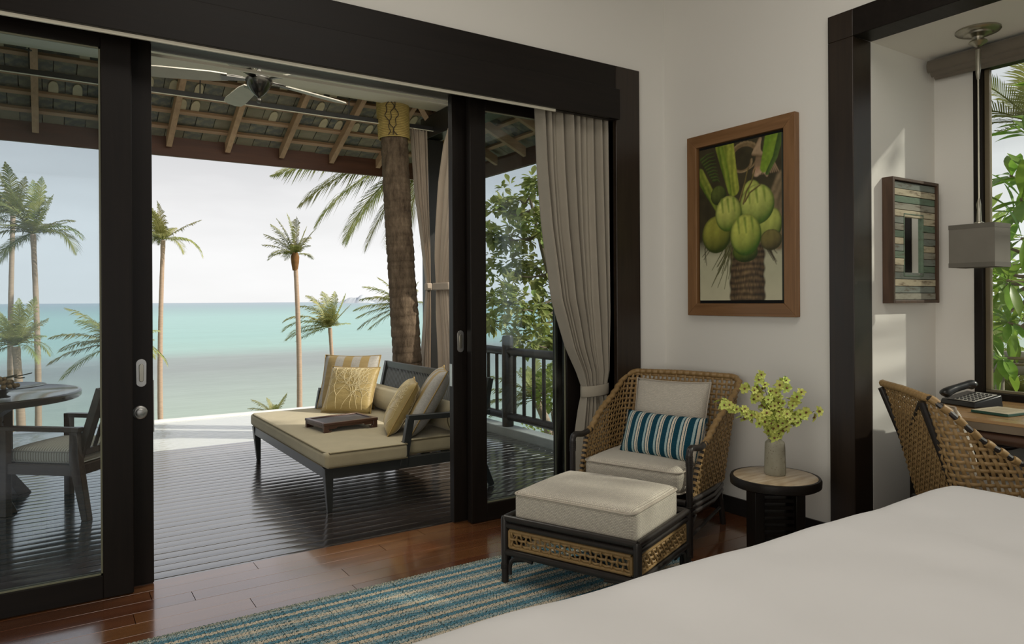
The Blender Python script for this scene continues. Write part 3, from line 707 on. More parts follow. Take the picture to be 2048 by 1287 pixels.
        b = MB(); b.tube([(xl, s*yl, .10), (rx-.06, s*(hy-.04), .10)], .010, 8); b.build('stretcher', MAT['blackrattan'], root)
    for dz, rr in ((0, .016), (-.032, .0155)):
        b = MB(); b.tube([(xl, -hy, zb+dz), (xl, hy, zb+dz)], rr, 10); b.build('front_rail', MAT['blackrattan'], root)
        b = MB(); b.tube([(-hx-.01, -hy+.05, zb+dz), (-hx-.01, hy-.05, zb+dz)], rr, 10); b.build('back_rail', MAT['blackrattan'], root)
    if desk:
        b = MB(); p0 = Vector((-hx-.05, hy-.06, .60)); p1 = Vector((-hx-.135, -hy+.10, zback-.03)); b.tube([p0, p1], .012, 8); b.build('back_brace', MAT['blackrattan'], root)
    return S
arm = thing('rattan_armchair', 'rattan armchair with black pole frame and oatmeal seat beside the curtain', 'armchair', (2.90, 2.96, 0), math.radians(201))
rattan_chair(arm)
soft_box('seat_cushion', (-.24, -.285, .285), (.315, .285, .425), .045, MAT['knit'], arm, .02, MAT['piping'])
CH = Matrix.Translation((2.90, 2.96, 0))@RZ(math.radians(201))
# oatmeal back cushion and striped lumbar cushion lie on the chair
pillow('back_cushion', 'square oatmeal knitted cushion against the armchair back', MAT['knitback'], .47, .42, .13, CH@T(-.155, .0, .415)@RY(math.radians(-17))@RZ(-PI/2), piping=MAT['piping'])
k = NM('blue_cream_stripe'); sp = k.N.new('ShaderNodeSeparateXYZ'); k.L(k.map((1,1,1)), sp.inputs[0])
nn = k.noise(k.map((4, 1, 260)), 1, 2); xx = k.math('ADD', sp.outputs[0], k.rng(nn, -.0022, .0022))
fr = k.math('FRACT', k.math('MULTIPLY', k.math('ADD', xx, .262), 14.3))
B1, B2, CR, SK = (.010, .058, .090), (.012, .07, .105), (.66, .60, .49), (.36, .48, .48)
c = k.ramp(fr, [(0, B1), (.30, CR), (.38, B2), (.44, CR), (.60, B1), (.68, SK), (.76, SK), (.86, B1)], 'CONSTANT')
th = k.noise(k.map((30, 1, 420)), 1, 2); k.set(k.hsv(c, v=k.rng(th, .62, 1.4)), .95, 0, .1); k.bump(k.math('ADD', th, k.math('MULTIPLY', fr, .3)), .7, .004); STR = k.m
pillow('lumbar_cushion', 'blue and cream striped oblong cushion on the armchair seat', STR, .50, .255, .13, CH@T(.115, .07, .428)@RZ(math.radians(-6))@RY(math.radians(-24))@RZ(-PI/2), fringe=STR)
# ------------------------------------------------------------------ ottoman
ot = thing('rattan_ottoman', 'oatmeal cushioned ottoman with woven cane sides and black pole frame', 'ottoman', (2.14, 2.56, 0), math.radians(202.3))
HX, HY = .275, .33
def rail(name, p, q, r, parent=ot, n=12):
    b = MB(); b.tube([p, q], r, n); return b.build(name, MAT['blackrattan'], parent)
for sx_ in (1, -1):
    for sy_ in (1, -1):
        b = MB(); x, y = sx_*HX, sy_*HY; b.tube([(x, y, .0125), (x, y, .30), (x, y, .312)], [.0165, .0185, .015], 12)
        for q in range(4): b.tube([(x, y, .072+q*.007), (x, y, .0765+q*.007)], .0200, 10)
        b.build('leg', MAT['blackrattan'], ot)
        for d in ((-sx_, 0), (0, -sy_)):
            b = MB(); b.tube(smoothpath([(x+d[0]*.028, y+d[1]*.028, .05), (x+d[0]*.028, y+d[1]*.028, .088), (x+d[0]*.045, y+d[1]*.045, .122), (x+d[0]*.085, y+d[1]*.085, .135), (x+d[0]*.15, y+d[1]*.15, .128)]), .0095, 8); b.build('bracket', MAT['blackrattan'], ot)
for z, r in ((.303, .0155), (.272, .0135), (.150, .0165)):
    for s in (1, -1):
        rail('rail', (s*HX, -HY, z), (s*HX, HY, z), r); rail('rail', (-HX, s*HY, z), (HX, s*HY, z), r)
rail('cross_brace', (HX, HY, .095), (-HX, -HY, .095), .009); rail('cross_brace', (HX, -HY, .105), (-HX, HY, .105), .009)
def cane_panel(L, z0, z1, M):
    fr_ = MB(); c = .0085
    for p, q in (((-L/2, 0, z0), (L/2, 0, z0)), ((-L/2, 0, z1), (L/2, 0, z1)), ((-L/2, 0, z0), (-L/2, 0, z1)), ((L/2, 0, z0), (L/2, 0, z1))): fr_.tube([M@Vector(p), M@Vector(q)], c, 8)
    o = fr_.build('panel_frame', MAT['rattan'], ot)
    b = MB(); h = z1-z0
    def S(u, v): return M@Vector((-L/2+L*u, 0, z0+h*v)), (M.to_3x3()@Vector((0, 1, 0))).normalized()
    weave(b, S, int(L/.0245)//2*2, 3, .0105, .0110, .006, .0080); tag(b.build('cane_weave', MAT['rattan'], o, smooth=50), kind='stuff')
for s in (1, -1):
    cane_panel(2*HY-.055, .176, .250, T(s*HX, 0, 0)@RZ(PI/2)); cane_panel(2*HX-.055, .176, .250, T(0, s*HY, 0))
b = MB(); b.box((-HX+.02, -HY+.02, .262), (HX-.02, HY-.02, .275)); b.build('seat_board', MAT['blackwood'], ot)
soft_box('cushion', (-HX+.022, -HY+.030, .276), (HX-.022, HY-.030, .425), .035, MAT['knit'], ot, .022, MAT['piping'], 10)
# ------------------------------------------------------------------ desk chair
dcx = thing('rattan_desk_chair', 'rattan chair with woven back and banded rim drawn up to the desk', 'chair', (3.55, 1.475, 0), math.radians(-43))
rattan_chair(dcx, True)
soft_box('seat_cushion', (-.20, -.25, .355), (.29, .25, .45), .035, MAT['knit'], dcx, .012, MAT['piping'])
DC = Matrix.Translation((3.55, 1.475, 0))@RZ(math.radians(-43))
pillow('desk_chair_cushion', 'oatmeal knitted cushion leaning inside the desk chair back', MAT['knitback'], .40, .40, .11, DC@T(-.150, 0, .45)@RY(math.radians(-15))@RZ(-PI/2), piping=MAT['piping'])
# ================================================================== bed
k = NM('white_duvet_cotton'); n = k.noise(k.map((1,1,1)), 2.2, 3); k.set((.86, .85, .84), .8, 0, .2); k.p.inputs['Sheen Weight'].default_value = .2; k.bump(k.noise(k.map((1, 1, 1)), 3.0, 3, .5, .4), .25, .03); DUV = k.m
bed = thing('bed', 'large bed under a smooth white duvet', 'bed', (0, 0, 0))
def bed_top(x, y):
    z = .640+.012*noise.noise((x*2.1, y*2.3, 3.1))+.006*noise.noise((x*5.1, y*4.3, 1.1))
    return z
X0, X1, Y0, Y1 = .15, 2.80, -.75, 1.36; R = .14
def duv(u, v):
    # u across X, v across Y: flat top, rounded shoulder, hanging side
    def ax(t, a, c):
        # returns position, drop
        e = .36; L = c-a; tot = L+2*e; s = t*tot
        def edge(d):   # d from outer bottom (0) to start of top (e)
            q = e-d    # distance over the edge
            if q < R*PI/2: w = q/R; return R*math.sin(w)-R, R*(1-math.cos(w))
            return 0, R+(q-R*PI/2)
        if s < e: o, d = edge(s); return a-o-R, d
        if s > e+L: o, d = edge(tot-s); return c+o+R, d
        return a+(s-e), 0
    x, dx = ax(u, X0+R, X1-R); y, dy = ax(v, Y0+R, Y1-R)
    drop = math.hypot(dx, dy) if (dx < R and dy < R) else max(dx, dy, min(math.hypot(dx, dy), max(dx, dy)+.02))
    if dx > 0 and dy > 0:    # round the corner in plan
        cx = X1-R if x > X1-R else X0+R; cy = Y1-R if y > Y1-R else Y0+R
        ox, oy = x-cx, y-cy; rr = math.hypot(ox, oy); lim = R
        if rr > lim: x, y = cx+ox/rr*lim, cy+oy/rr*lim
    wob = .010*math.sin(x*9+y*4)*min(1, drop/.2)
    return Vector((x, y+wob, max(.20, bed_top(x, y)-drop)))
b = MB(); b.grid(duv, 110, 96); b.build('duvet', DUV, bed, smooth=80)
b = MB(); b.rbox((.2, -.68, .17), (2.72, 1.28, .50), .05, 4); b.build('mattress', simple('white_mattress_ticking', (.75, .74, .71), .9), bed, smooth=60)
b = MB(); b.box((.2, -.66, .06), (2.70, 1.26, .17)); b.box((.3, -.6, 0), (.4, -.5, .06)); b.box((.3, 1.1, 0), (.4, 1.2, .06)); b.box((2.5, -.6, 0), (2.6, -.5, .06)); b.box((2.5, 1.1, 0), (2.6, 1.2, .06)); b.build('base', MAT['dark'], bed, bevel=.004)
# ================================================================== rug of braided cords
rug = thing('striped_rug', 'teal and cream braided rug on the plank floor under the ottoman', 'rug', (1.10, 0, 0))
LR = 3.12; NC = 60; PC = .0262
def cord_mat(name, cols):
    k = NM(name); n = k.noise(k.map((1,1,1)), 190, 1); n2 = k.noise(k.map((3, 1, 1)), 30, 3)
    st = [(0, cols[0]), (.42, cols[1]), (.52, cols[2]), (.60, cols[3])]; c = k.ramp(n, st, 'CONSTANT'); k.set(k.hsv(c, v=k.rng(n2, .75, 1.2)), .95, 0, .1); return k.m
BL, LB, CM, DK, TN = (.06, .20, .29), (.20, .36, .41), (.68, .62, .50), (.06, .095, .095), (.50, .40, .28)
CM_ = {'b': cord_mat('blue_cord', (DK, BL, LB, BL)), 'c': cord_mat('cream_cord', (DK, CM, TN, CM)), 'm': cord_mat('mixed_aqua_cord', (DK, LB, CM, BL)), 'g': cord_mat('dark_edge_cord', (DK, (.16, .22, .19), CM, DK))}
RJ = random.Random(77)
def cord_mesh(m):
    b = MB(); n = int(LR/.0165); w = PC
    b.add([(-LR/2, 0, .0005), (LR/2, 0, .0005), (LR/2, w, .0005), (-LR/2, w, .0005), (-LR/2, w*.12, .0075), (LR/2, w*.12, .0075), (LR/2, w*.88, .0075), (-LR/2, w*.88, .0075)], [(0,3,2,1),(4,5,6,7),(0,1,5,4),(1,2,6,5),(2,3,7,6),(3,0,4,7)])
    for i in range(n):
        x = -LR/2+LR*(i+.5)/n+RJ.uniform(-.003, .003)
        for s, yy in ((-1, w*.27), (1, w*.73)):
            a = .0125; c = w*.24; d = .007*s
            b.add([(x-a-.002, yy-c*.2+d*.0, .006), (x-a*.4-d*.6, yy-c, .0085), (x+a*.5-d*.6, yy-c, .0085), (x+a+.002, yy, .006), (x+a*.4+d*.6, yy+c, .0085), (x-a*.5+d*.6, yy+c, .0085), (x, yy, .0135)], [(0,1,6),(1,2,6),(2,3,6),(3,4,6),(4,5,6),(5,0,6)])
    me = b.mesh('cord', 60); me.materials.append(CM_[m]); return me
cms = {q: cord_mesh(q) for q in 'bcmg'}
seq = 'g'+'mbcbm'+'cmbmcb'*20
for i in range(NC):
    o = link('cord', cms[seq[i]], rug); o.location = (0, 3.065-PC*(i+1), 0)
# ================================================================== round side table, vase, orchids
TX, TY = 2.935, 2.18
st = thing('round_side_table', 'small round side table with pale stone top and slatted black base', 'side table', (TX, TY, 0))
k = NM('beige_travertine'); n = k.noise(k.map((3, 22, 3), rot=(0, 0, .3)), 1.5, 6); k.set(k.ramp(n, [(.3, (.34, .24, .14)), (.5, (.50, .39, .26)), (.7, (.60, .50, .36))]), .22, 0, .5); TRAV = k.m
b = MB(); b.lathe([(.001, .438), (.193, .438), (.193, .4495), (.190, .4515), (.001, .4515)], 56); b.build('stone_top', TRAV, st)
b = MB(); b.lathe([(.150, .405), (.197, .405), (.208, .412), (.2095, .440), (.205, .450), (.194, .4505), (.194, .437), (.15, .437)], 56); b.build('rim', MAT['darkx'], st)
aT = math.radians(8)
for s in (1, -1):
    b = MB(); M = RZ(aT)@T(s*.085, 0, 0); b.box((-.022, -.075, 0), (.022, .075, .404), RZ(-.62)@T(s*.095, 0, 0)); b.build('panel_leg', MAT['dark'], st, bevel=.003)
for q in range(9):
    b = MB(); z = .365-q*.033; b.box((-.075, -.045, z), (.075, .045, z+.019), RZ(-.62)); b.build('slat', MAT['dark'], st, bevel=.002)
b = MB(); b.box((-.14, -.10, .0), (.14, .10, .03), RZ(-.62)); b.build('foot', MAT['dark'], st, bevel=.003)
VX, VY, VZ = 2.955, 2.195, .452
k = NM('speckled_stoneware'); n = k.noise(k.map((1, 1, 1)), 160, 2); g = k.noise(k.map((14, 14, 5)), 1.4, 5); c = k.mix(g, (.20, .185, .13), (.38, .36, .28)); c = k.mix(k.ramp(n, [(.66, 0.0), (.70, 1.0)]), c, (.09, .05, .025)); k.set(c, .6, 0, .35); k.bump(g, .4, .006)
vase = thing('stoneware_vase', 'grey green speckled stoneware vase on the round side table', 'vase', (VX, VY, VZ))
b = MB(); b.lathe([(.001, 0), (.046, 0), (.0495, .006), (.050, .03), (.0485, .08), (.047, .125), (.046, .150), (.043, .158), (.033, .166), (.0275, .172), (.0270, .180), (.0305, .189), (.0265, .190), (.022, .18), (.020, .10), (.001, .10)], 40); b.build('body', k.m, vase)
k = NM('yellow_green_petal'); n = k.noise(k.map((1,1,1)), 60, 3); c = k.hsv(k.mix(n, (.42, .50, .07), (.70, .74, .22)), v=k.rng(k.rnd(), .8, 1.15), h=k.rng(k.rnd(), .48, .515)); k.set(c, .55, 0, .3); k.set(Subsurface_Weight=.0); k.p.inputs['Transmission Weight'].default_value = 0; PET = k.m
LIP = simple('maroon_orchid_lip', (.16, .055, .03), .5); STEM = simple('dark_flower_stem', (.055, .05, .022), .6)
def blossom():
    b = MB()
    for q in range(6):
        a = 2*PI*q/6; L = .0205 if q % 2 == 0 else .018; w = .0125; M = RZ(a)
        pts = [(0, 0, 0), (L*.45, -w*.55, .004), (L*.8, -w*.45, .0055), (L*1.05, 0, .003), (L*.8, w*.45, .0055), (L*.45, w*.55, .004), (L*.5, 0, .0012)]
        b.add([M@Vector(p) for p in pts], [(0,1,6),(1,2,6),(2,3,6),(3,4,6),(4,5,6),(5,0,6)])
    me = b.mesh('blossom', 60); me.materials.append(PET)
    b = MB(); b.ball((0, 0, .004), .0042, 6, 4); ml = b.mesh('blossom_lip', 60); ml.materials.append(LIP)
    return me, ml
bme, lme = blossom(); ro = random.Random(21)
# spray tips in metres relative to the vase foot (x, y, z) as the bunch spreads
sprays = [((-.235, .155, .345), 'longest orchid spray reaching out towards the armchair', 26), ((-.060, .055, .490), 'tallest upright orchid spray in the vase', 20), ((-.115, .085, .430), 'orchid spray leaning left behind the tallest stem', 24), ((.025, -.030, .455), 'orchid spray with a curled leafy tip right of the tallest stem', 20), ((.105, -.080, .395), 'orchid spray arching up to the right', 22), ((.155, -.110, .305), 'lowest orchid spray stretching right over the table', 24), ((-.02, -.075, .300), 'short orchid spray nodding forward over the vase lip', 26), ((-.080, -.015, .285), 'short orchid spray drooping left over the vase lip', 26), ((.045, .035, .350), 'short orchid spray packed in the middle of the bunch', 30)]
for tip, lab, nb in sprays:
    r = thing('orchid_spray', lab, 'flower', (VX, VY, VZ), 0, 'yellow green orchid sprays in the vase')
    t = Vector(tip); base = Vector((t.x*.06, t.y*.06, .105)); mid = Vector((t.x*.42, t.y*.42, .19+(t.z-.19)*.62)); neck = Vector((t.x*.085, t.y*.085, .20))
    p = smoothpath([base, neck, mid, t], 8); b = MB(); b.tube(p, [.0022*(1-.5*i/len(p)) for i in range(len(p))], 6); b.build('stem', STEM, r)
    nb = int(nb*1.35)
    for q in range(nb):
        f = .30+.70*(q+ro.random())/nb; i = min(len(p)-2, int(f*(len(p)-1))); c = p[i].lerp(p[i+1], f*(len(p)-1)-i)
        d = Vector((ro.gauss(0, 1), ro.gauss(0, 1), ro.gauss(.1, .8))).normalized(); c = c+d*ro.uniform(.006, .036)
        face = (d+Vector((-.5, -.7, .25))*.8).normalized()
        o = link('blossom', bme, r); o.location = c; o.rotation_mode = 'QUATERNION'; o.rotation_quaternion = face.to_track_quat('Z', 'Y'); s = ro.uniform(1.0, 1.45); o.scale = (s, s, s)
        link('blossom_lip', lme, o)
    if 'curled' in lab:
        b = MB(); b.grid(lambda u, v: p[-1]+Vector((.03*u*math.cos(2.4*u), -.02*u, .022*math.sin(3*u)))+Vector((0, .012, .004))*(v-.5)*math.sin(PI*u), 8, 2); b.build('leaf', simple('olive_leaf', (.10, .17, .03), .5), r)
# ================================================================== framed painting of green coconuts
import numpy as np
pa = thing('coconut_painting', 'brown framed oil painting of green coconuts on a palm', 'painting', (3.4985, 2.8225, 1.2), 0)
# local: x into the room is -x ; y runs along the wall ; z up.  outer frame .793 wide, 1.137 high
WF, HF, FW = .790, 1.135, .076
k = wood('walnut_picture_frame', (.165, .078, .027), (.28, .145, .060), .4, 'z', 8, 16, .05, .06)
kh = wood('walnut_picture_frame_cross', (.165, .078, .027), (.28, .145, .060), .4, 'y', 8, 16, .05, .06)
def frame_side(p, m):
    b = MB(); b.add([(-.002, *q) for q in p]+[(-.042, *q) for q in p], [(0,1,2,3),(7,6,5,4),(0,4,5,1),(1,5,6,2),(2,6,7,3),(3,7,4,0)]); b.build('frame_side', m, pa, bevel=.003)
a, c = WF/2, HF
frame_side([(-a, 0), (a, 0), (a-FW, FW), (-a+FW, FW)], kh); frame_side([(-a, c), (-a+FW, c-FW), (a-FW, c-FW), (a, c)], kh)
frame_side([(-a, 0), (-a+FW, FW), (-a+FW, c-FW), (-a, c)], k); frame_side([(a, 0), (a, c), (a-FW, c-FW), (a-FW, FW)], k)
b = MB(); b.box((-.010, -a+FW, FW), (-.003, a-FW, c-FW)); b.build('backing', simple('black_linen_mount', (.008, .008, .008), .9), pa, smooth=0)
PWd, PHt = .600, .945
def vnoise(X, Y, s, seed):
    X = X*s; Y = Y*s; xi = np.floor(X).astype(int); yi = np.floor(Y).astype(int); fx = X-xi; fy = Y-yi; fx = fx*fx*(3-2*fx); fy = fy*fy*(3-2*fy)
    h = lambda i, j: np.modf(np.abs(np.sin(i*127.1+j*311.7+seed*17.3)*43758.5453))[0]
    return (h(xi, yi)*(1-fx)+h(xi+1, yi)*fx)*(1-fy)+(h(xi, yi+1)*(1-fx)+h(xi+1, yi+1)*fx)*fy
def paint(nx, ny):
    U, V = np.meshgrid(np.linspace(0, 1, nx), np.linspace(0, 1, ny)); X = U*PWd; Y = (1-V)*PHt     # X from left, Y from the top
    asp = 1.0
    Y = Y/PHt*1.575; X = X/PWd           # unit width 1, height 1.575
    n1 = vnoise(X, Y, 6, 1)*.6+vnoise(X, Y, 18, 2)*.4; n2 = vnoise(X, Y, 40, 3)
    C = np.zeros(X.shape+(3,)); 
    def lay(mask, col):
        nonlocal C
        m = np.clip(mask, 0, 1)[..., None]; col = np.asarray(col) if not isinstance(col, np.ndarray) else col
        C = C*(1-m)+col*m
    def S(*c): return np.array(srgb(*c))
    dark = S(62, 56, 36); C[:] = dark*(0.6+.8*n1[..., None])
    # pale lower ground
    lo = np.clip((Y-.92-.10*n1)/.18, 0, 1); pal = S(190, 188, 158)*(0.9+.2*n1[..., None])*(1-.12*X[..., None]); lay(lo, pal)
    lay(np.clip((Y-1.3)/.3, 0, 1)*.5, S(205, 198, 170)*np.ones_like(C))
    def stroke(pts, w0, w1, c1, c2, soft=.012, stripes=0):
        """tapering painted band along a polyline"""
        best = np.full(X.shape, 9.); tt = np.zeros(X.shape); side = np.zeros(X.shape); n = len(pts)-1
        for i in range(n):
            ax, ay = pts[i]; bx, by = pts[i+1]; dx, dy = bx-ax, by-ay; L2 = dx*dx+dy*dy; t = np.clip(((X-ax)*dx+(Y-ay)*dy)/L2, 0, 1)
            d = np.hypot(X-ax-t*dx, Y-ay-t*dy); s = ((X-ax)*dy-(Y-ay)*dx)/math.sqrt(L2); m = d < best
            best = np.where(m, d, best); tt = np.where(m, (i+t)/n, tt); side = np.where(m, s, side)
        w = w0+(w1-w0)*tt; m = np.clip((w-best)/soft+.5, 0, 1); q = np.clip(side/(w+1e-6)*.5+.5, 0, 1)
        if stripes: q = q*.6+.4*(.5+.5*np.sin(q*stripes+tt*6+n1*3))
        col = S(*c1)*(1-q[..., None])+S(*c2)*q[..., None]; lay(m, col*(.85+.3*n2[..., None]))
    # brown sheath and husk swirls at the top
    for i in range(26):
        r = .05+.012*i; a0 = i*.23
        pts = [(.55+.11*math.cos(a0+q*.35)*(1+.03*i), .20+.10*math.sin(a0+q*.35)*(1+.02*i)-.002*i) for q in range(7)]
        stroke(pts, .012, .004, (112, 92, 62), (160, 138, 102), .01)
    for i in range(14): stroke([(.76-.006*i, .02+.01*i), (.72+.012*i, .20), (.68+.022*i, .36)], .020, .006, (96, 76, 52), (176, 150, 118), .01)
    stroke([(.72, .33), (.80, .30), (.84, .38)], .045, .01, (200, 170, 140), (170, 130, 100), .02)
    # fronds
    stroke([(.33, .0), (.38, .22), (.44, .46)], .115, .07, (78, 104, 26), (172, 176, 72), .012, 18)
    stroke([(.29, .02), (.36, .28), (.40, .48)], .022, .018, (138, 156, 58), (96, 120, 34), .01)
    stroke([(.92, .0), (.86, .18), (.81, .30)], .10, .05, (104, 138, 36), (132, 156, 52), .012, 8)
    stroke([(1.0, .0), (.93, .22), (.84, .36)], .035, .02, (52, 76, 30), (88, 110, 48), .01)
    stroke([(0, .25), (.12, .44), (.27, .66)], .060, .045, (70, 94, 24), (150, 158, 66), .012, 12)
    stroke([(1.0, .42), (.93, .62), (.96, 1.0)], .06, .10, (142, 122, 92), (92, 80, 56), .03, 14)
    for i in range(9): stroke([(.02+.02*i, .10+.03*i), (.10+.018*i, .06+.035*i), (.19+.01*i, .05+.04*i)], .013, .003, (40, 60, 24), (84, 100, 44), .008)
    # trunk
    tw = .205+.006*np.sin(Y*46)+.02*(n1-.5); m = np.clip((tw-np.abs(X-.60))/.02+.5, 0, 1)*np.clip((Y-1.0)/.03, 0, 1)
    ring = .5+.5*np.sin((Y+.01*np.cos((X-.6)*9)+.035*n1)*105); sh = np.clip(1-((X-.58)/.25)**2, 0, 1)
    tc_ = S(72, 58, 40)*(1-ring[..., None])+S(112, 92, 64)*ring[..., None]; lay(m, tc_*(.35+.75*sh[..., None])*(.55+.9*vnoise(X, Y*.35, 70, 9)[..., None]))
    # hanging roots and threads
    rr = random.Random(4)
    for i in range(15):
        x0 = rr.uniform(.34, .46); xe = x0-rr.uniform(.05, .34); ye = rr.uniform(1.18, 1.48)
        stroke([(x0, .95), (lerp(x0, xe, .35), lerp(.95, ye, .35)+.02), (lerp(x0, xe, .7)+.02, lerp(.95, ye, .65)), (xe, ye)], .0075, .003, (56, 56, 32), (108, 108, 66), .006)
    for i in range(6):
        x0 = rr.uniform(.76, .84); xe = x0+rr.uniform(.08, .18); ye = rr.uniform(1.12, 1.40); stroke([(x0, .92), (lerp(x0, xe, .5)-.02, lerp(.92, ye, .5)), (xe, ye)], .0075, .003, (40, 34, 22), (72, 62, 40), .006)
    for i in range(4):
        x0 = rr.uniform(.12, .22); stroke([(x0, .9), (x0-.06, 1.04), (.03+.02*i, 1.12+.03*i)], .006, .003, (48, 44, 28), (80, 76, 48), .006)
    # coconuts: centre, radii, tilt, lit tone, deep tone
    def nut(cx, cy, rx, ry, ang, c1, c2, shadow=0):
        ca, sa = math.cos(ang), math.sin(ang); u = ((X-cx)*ca+(Y-cy)*sa)/rx; v = (-(X-cx)*sa+(Y-cy)*ca)/ry; d = np.sqrt(u*u+v*v)
        m = np.clip((1-d)/.04+.5, 0, 1); z = np.sqrt(np.clip(1-d*d, 0, 1)); l = np.clip(.18-.28*u-.58*v+.68*z, 0, 1)**1.15
        st = .5+.5*np.sin(u/(np.sqrt(np.clip(1-v*v, .02, 1)))*9+n1*2.5); col = S(*c2)*(1-l[..., None])+S(*c1)*l[..., None]
        col = col*(.9+.16*st[..., None])*(.92+.16*n2[..., None]); lay(m, col); lay(m*np.clip((d-.86)/.14, 0, 1)*.55, S(44, 60, 18)*np.ones_like(C))
        if shadow:
            for q in range(3): stroke([(cx-rx*.5+q*rx*.45, cy-ry*.8), (cx-rx*.4+q*rx*.45, cy-ry*.1)], .016, .006, (122, 142, 56), (132, 150, 62), .02)
    nut(.66, .52, .11, .12, 0, (178, 186, 92), (70, 92, 32)); nut(.25, .50, .10, .10, 0, (88, 98, 44), (36, 46, 20))
    nut(.87, .86, .13, .17, .2, (178, 186, 92), (60, 80, 26)); nut(.88, 1.0, .12, .10, 0, (120, 110, 60), (60, 54, 28))
    nut(.58, 1.10, .15, .10, 0, (96, 112, 36), (40, 52, 16)); nut(.22, .90, .185, .19, .1, (150, 150, 62), (56, 66, 20))
    nut(.72, .645, .20, .195, .15, (192, 200, 104), (76, 104, 34), 1); nut(.375, .70, .165, .18, .05, (196, 200, 104), (82, 108, 34), 1)
    nut(.585, .93, .185, .205, 0, (190, 196, 92), (66, 98, 26), 1)
    for pts in ([(.56, .62), (.60, .50), (.66, .42), (.70, .30)], [(.58, .60), (.64, .52), (.76, .46)], [(.52, .58), (.58, .42), (.62, .28)]): stroke(pts, .011, .007, (72, 62, 30), (132, 118, 66), .007)
    return np.clip(C, 0, 1)
NX, NY = 150, 236
cols = paint(NX, NY)
b = MB(); gy = np.linspace(PWd/2, -PWd/2, NX); gz = np.linspace(0, PHt, NY)      # seen from the room the wall's +y is on the left
vv = [(-.030, float(gy[i]), .095+float(gz[j])) for j in range(NY) for i in range(NX)]
b.add(vv, [(j*NX+i, j*NX+i+1, (j+1)*NX+i+1, (j+1)*NX+i) for j in range(NY-1) for i in range(NX-1)])
me = b.mesh('canvas', 0); ca = me.color_attributes.new('paint', 'FLOAT_COLOR', 'POINT')
flat = np.ones((NX*NY, 4), dtype=np.float32); flat[:, :3] = cols.reshape(-1, 3); ca.data.foreach_set('color', flat.ravel())
k = NM('oil_paint_on_canvas'); at_ = k.N.new('ShaderNodeAttribute'); at_.attribute_name = 'paint'; k.set(at_.outputs['Color'], .42, 0, .4); k.bump(k.noise(k.map((1,1,1)), 220, 2), .15, .002); me.materials.append(k.m)
link('canvas', me, pa)
b = MB(); b.box((-.0295, -PWd/2, .095), (-.010, PWd/2, .095+PHt)); b.build('stretcher', simple('grey_green_canvas_edge', (.10, .11, .09), .8), pa, smooth=0)
# ================================================================== daybed
DZ = -.03
MAT['greyblack'] = simple('charcoal_stained_teak', (.030, .032, .030), .38, 0, .5, .25, 16, .1, 60)
MAT['olive'] = fabric('olive_canvas', (.36, .305, .19), (.49, .43, .285), .0022, .9, .25)
MAT['olivepipe'] = simple('dark_olive_piping', (.13, .105, .055), .9)
db = thing('daybed', 'low charcoal daybed with olive canvas mattress and slatted back', 'daybed', (0, 0, 0))
def bar(name, p, q, w, h, parent, m, w2=None, h2=None, bevel=.003):
    b = MB(); b.bar(p, q, w, h, w2, h2); return b.build(name, m, parent, bevel=bevel)
G = MAT['greyblack']; XA, XB, YA, YB = 1.485, 2.60, 4.40, 6.22
for y in (YA, YB): bar('side_rail', (XA, y, .222), (XB, y, .222), .045, .07, db, G)
bar('front_rail', (XA, YA, .222), (XA, YB, .222), .045, .07, db, G); bar('back_rail', (XB, YA, .222), (XB, YB, .222), .045, .07, db, G)
for y, s in ((YA, 1), (YB, -1)):
    bar('leg', (XA-.002, y+s*.002, .256), (XA+.012, y+s*.012, DZ), .060, .060, db, G, .030, .030)
    bar('leg', (XB-.03, y, .235), (XB+.095, y, DZ), .045, .060, db, G, .030, .036)
for q in range(7): bar('base_slat', (XA+.10+q*.155, YA, .238), (XA+.10+q*.155, YB, .238), .07, .018, db, G)
# mattress: T-shaped, full width in front of the arms
b = MB(); zt = .360
b.rbox((1.445, 4.325, .258), (2.005, 6.270, zt), .028, 10, .012); b.rbox((1.95, 4.425, .260), (2.585, 6.185, zt-.001), .028, 10, .010); mt = b.build('mattress', MAT['olive'], db, smooth=60)
for z in (zt-.006, .266):
    p = [(1.452, 4.332, z), (2.000, 4.332, z), (2.000, 4.430, z), (2.578, 4.430, z), (2.578, 6.180, z), (2.000, 6.180, z), (2.000, 6.263, z), (1.452, 6.263, z)]; P2 = []
    for i in range(len(p)):
        a, c = Vector(p[i]), Vector(p[(i+1) % len(p)]); P2 += [a.lerp(c, .04), a.lerp(c, .5), a.lerp(c, .96)]
    pt = MB(); pt.tube(P2, .0055, 6, closed=True); pt.build('piping', MAT['olivepipe'], mt)
for y in (4.385, 6.235):
    b = MB(); b.bar((1.990, y, .20), (2.045, y, .512), .036, .055, .036, .050, (1, 0, 0)); b.build('arm_post', G, db, bevel=.003)
    bar('arm_rail', (2.025, y, .520), (2.665, y, .505), .045, .035, db, G)
# leaning slatted back
bx0, bz0, bx1, bz1 = 2.575, .30, 2.675, .745
def bp(t): return (bx0+(bx1-bx0)*t, bz0+(bz1-bz0)*t)
for y in (4.39, 6.22):
    bar('back_post', (bx0-.01, y, .24), (bx1, y, bz1), .045, .045, db, G)
x, z = bp(.945); bar('back_top_rail', (x, 4.38, z), (x, 6.235, z), .028, .055, db, G)
x, z = bp(.10); bar('back_low_rail', (x, 4.39, z), (x, 6.22, z), .025, .04, db, G)
xa, za = bp(.10); xb_, zb_ = bp(.93)
sb = MB(); sb.bar((xa, 0, za), (xb_, 0, zb_), .013, .015); sme = sb.mesh('back_slat', 0); sme.materials.append(G)
for i in range(59): link('back_slat', sme, db, loc=(0, 4.43+i*.0302, 0))
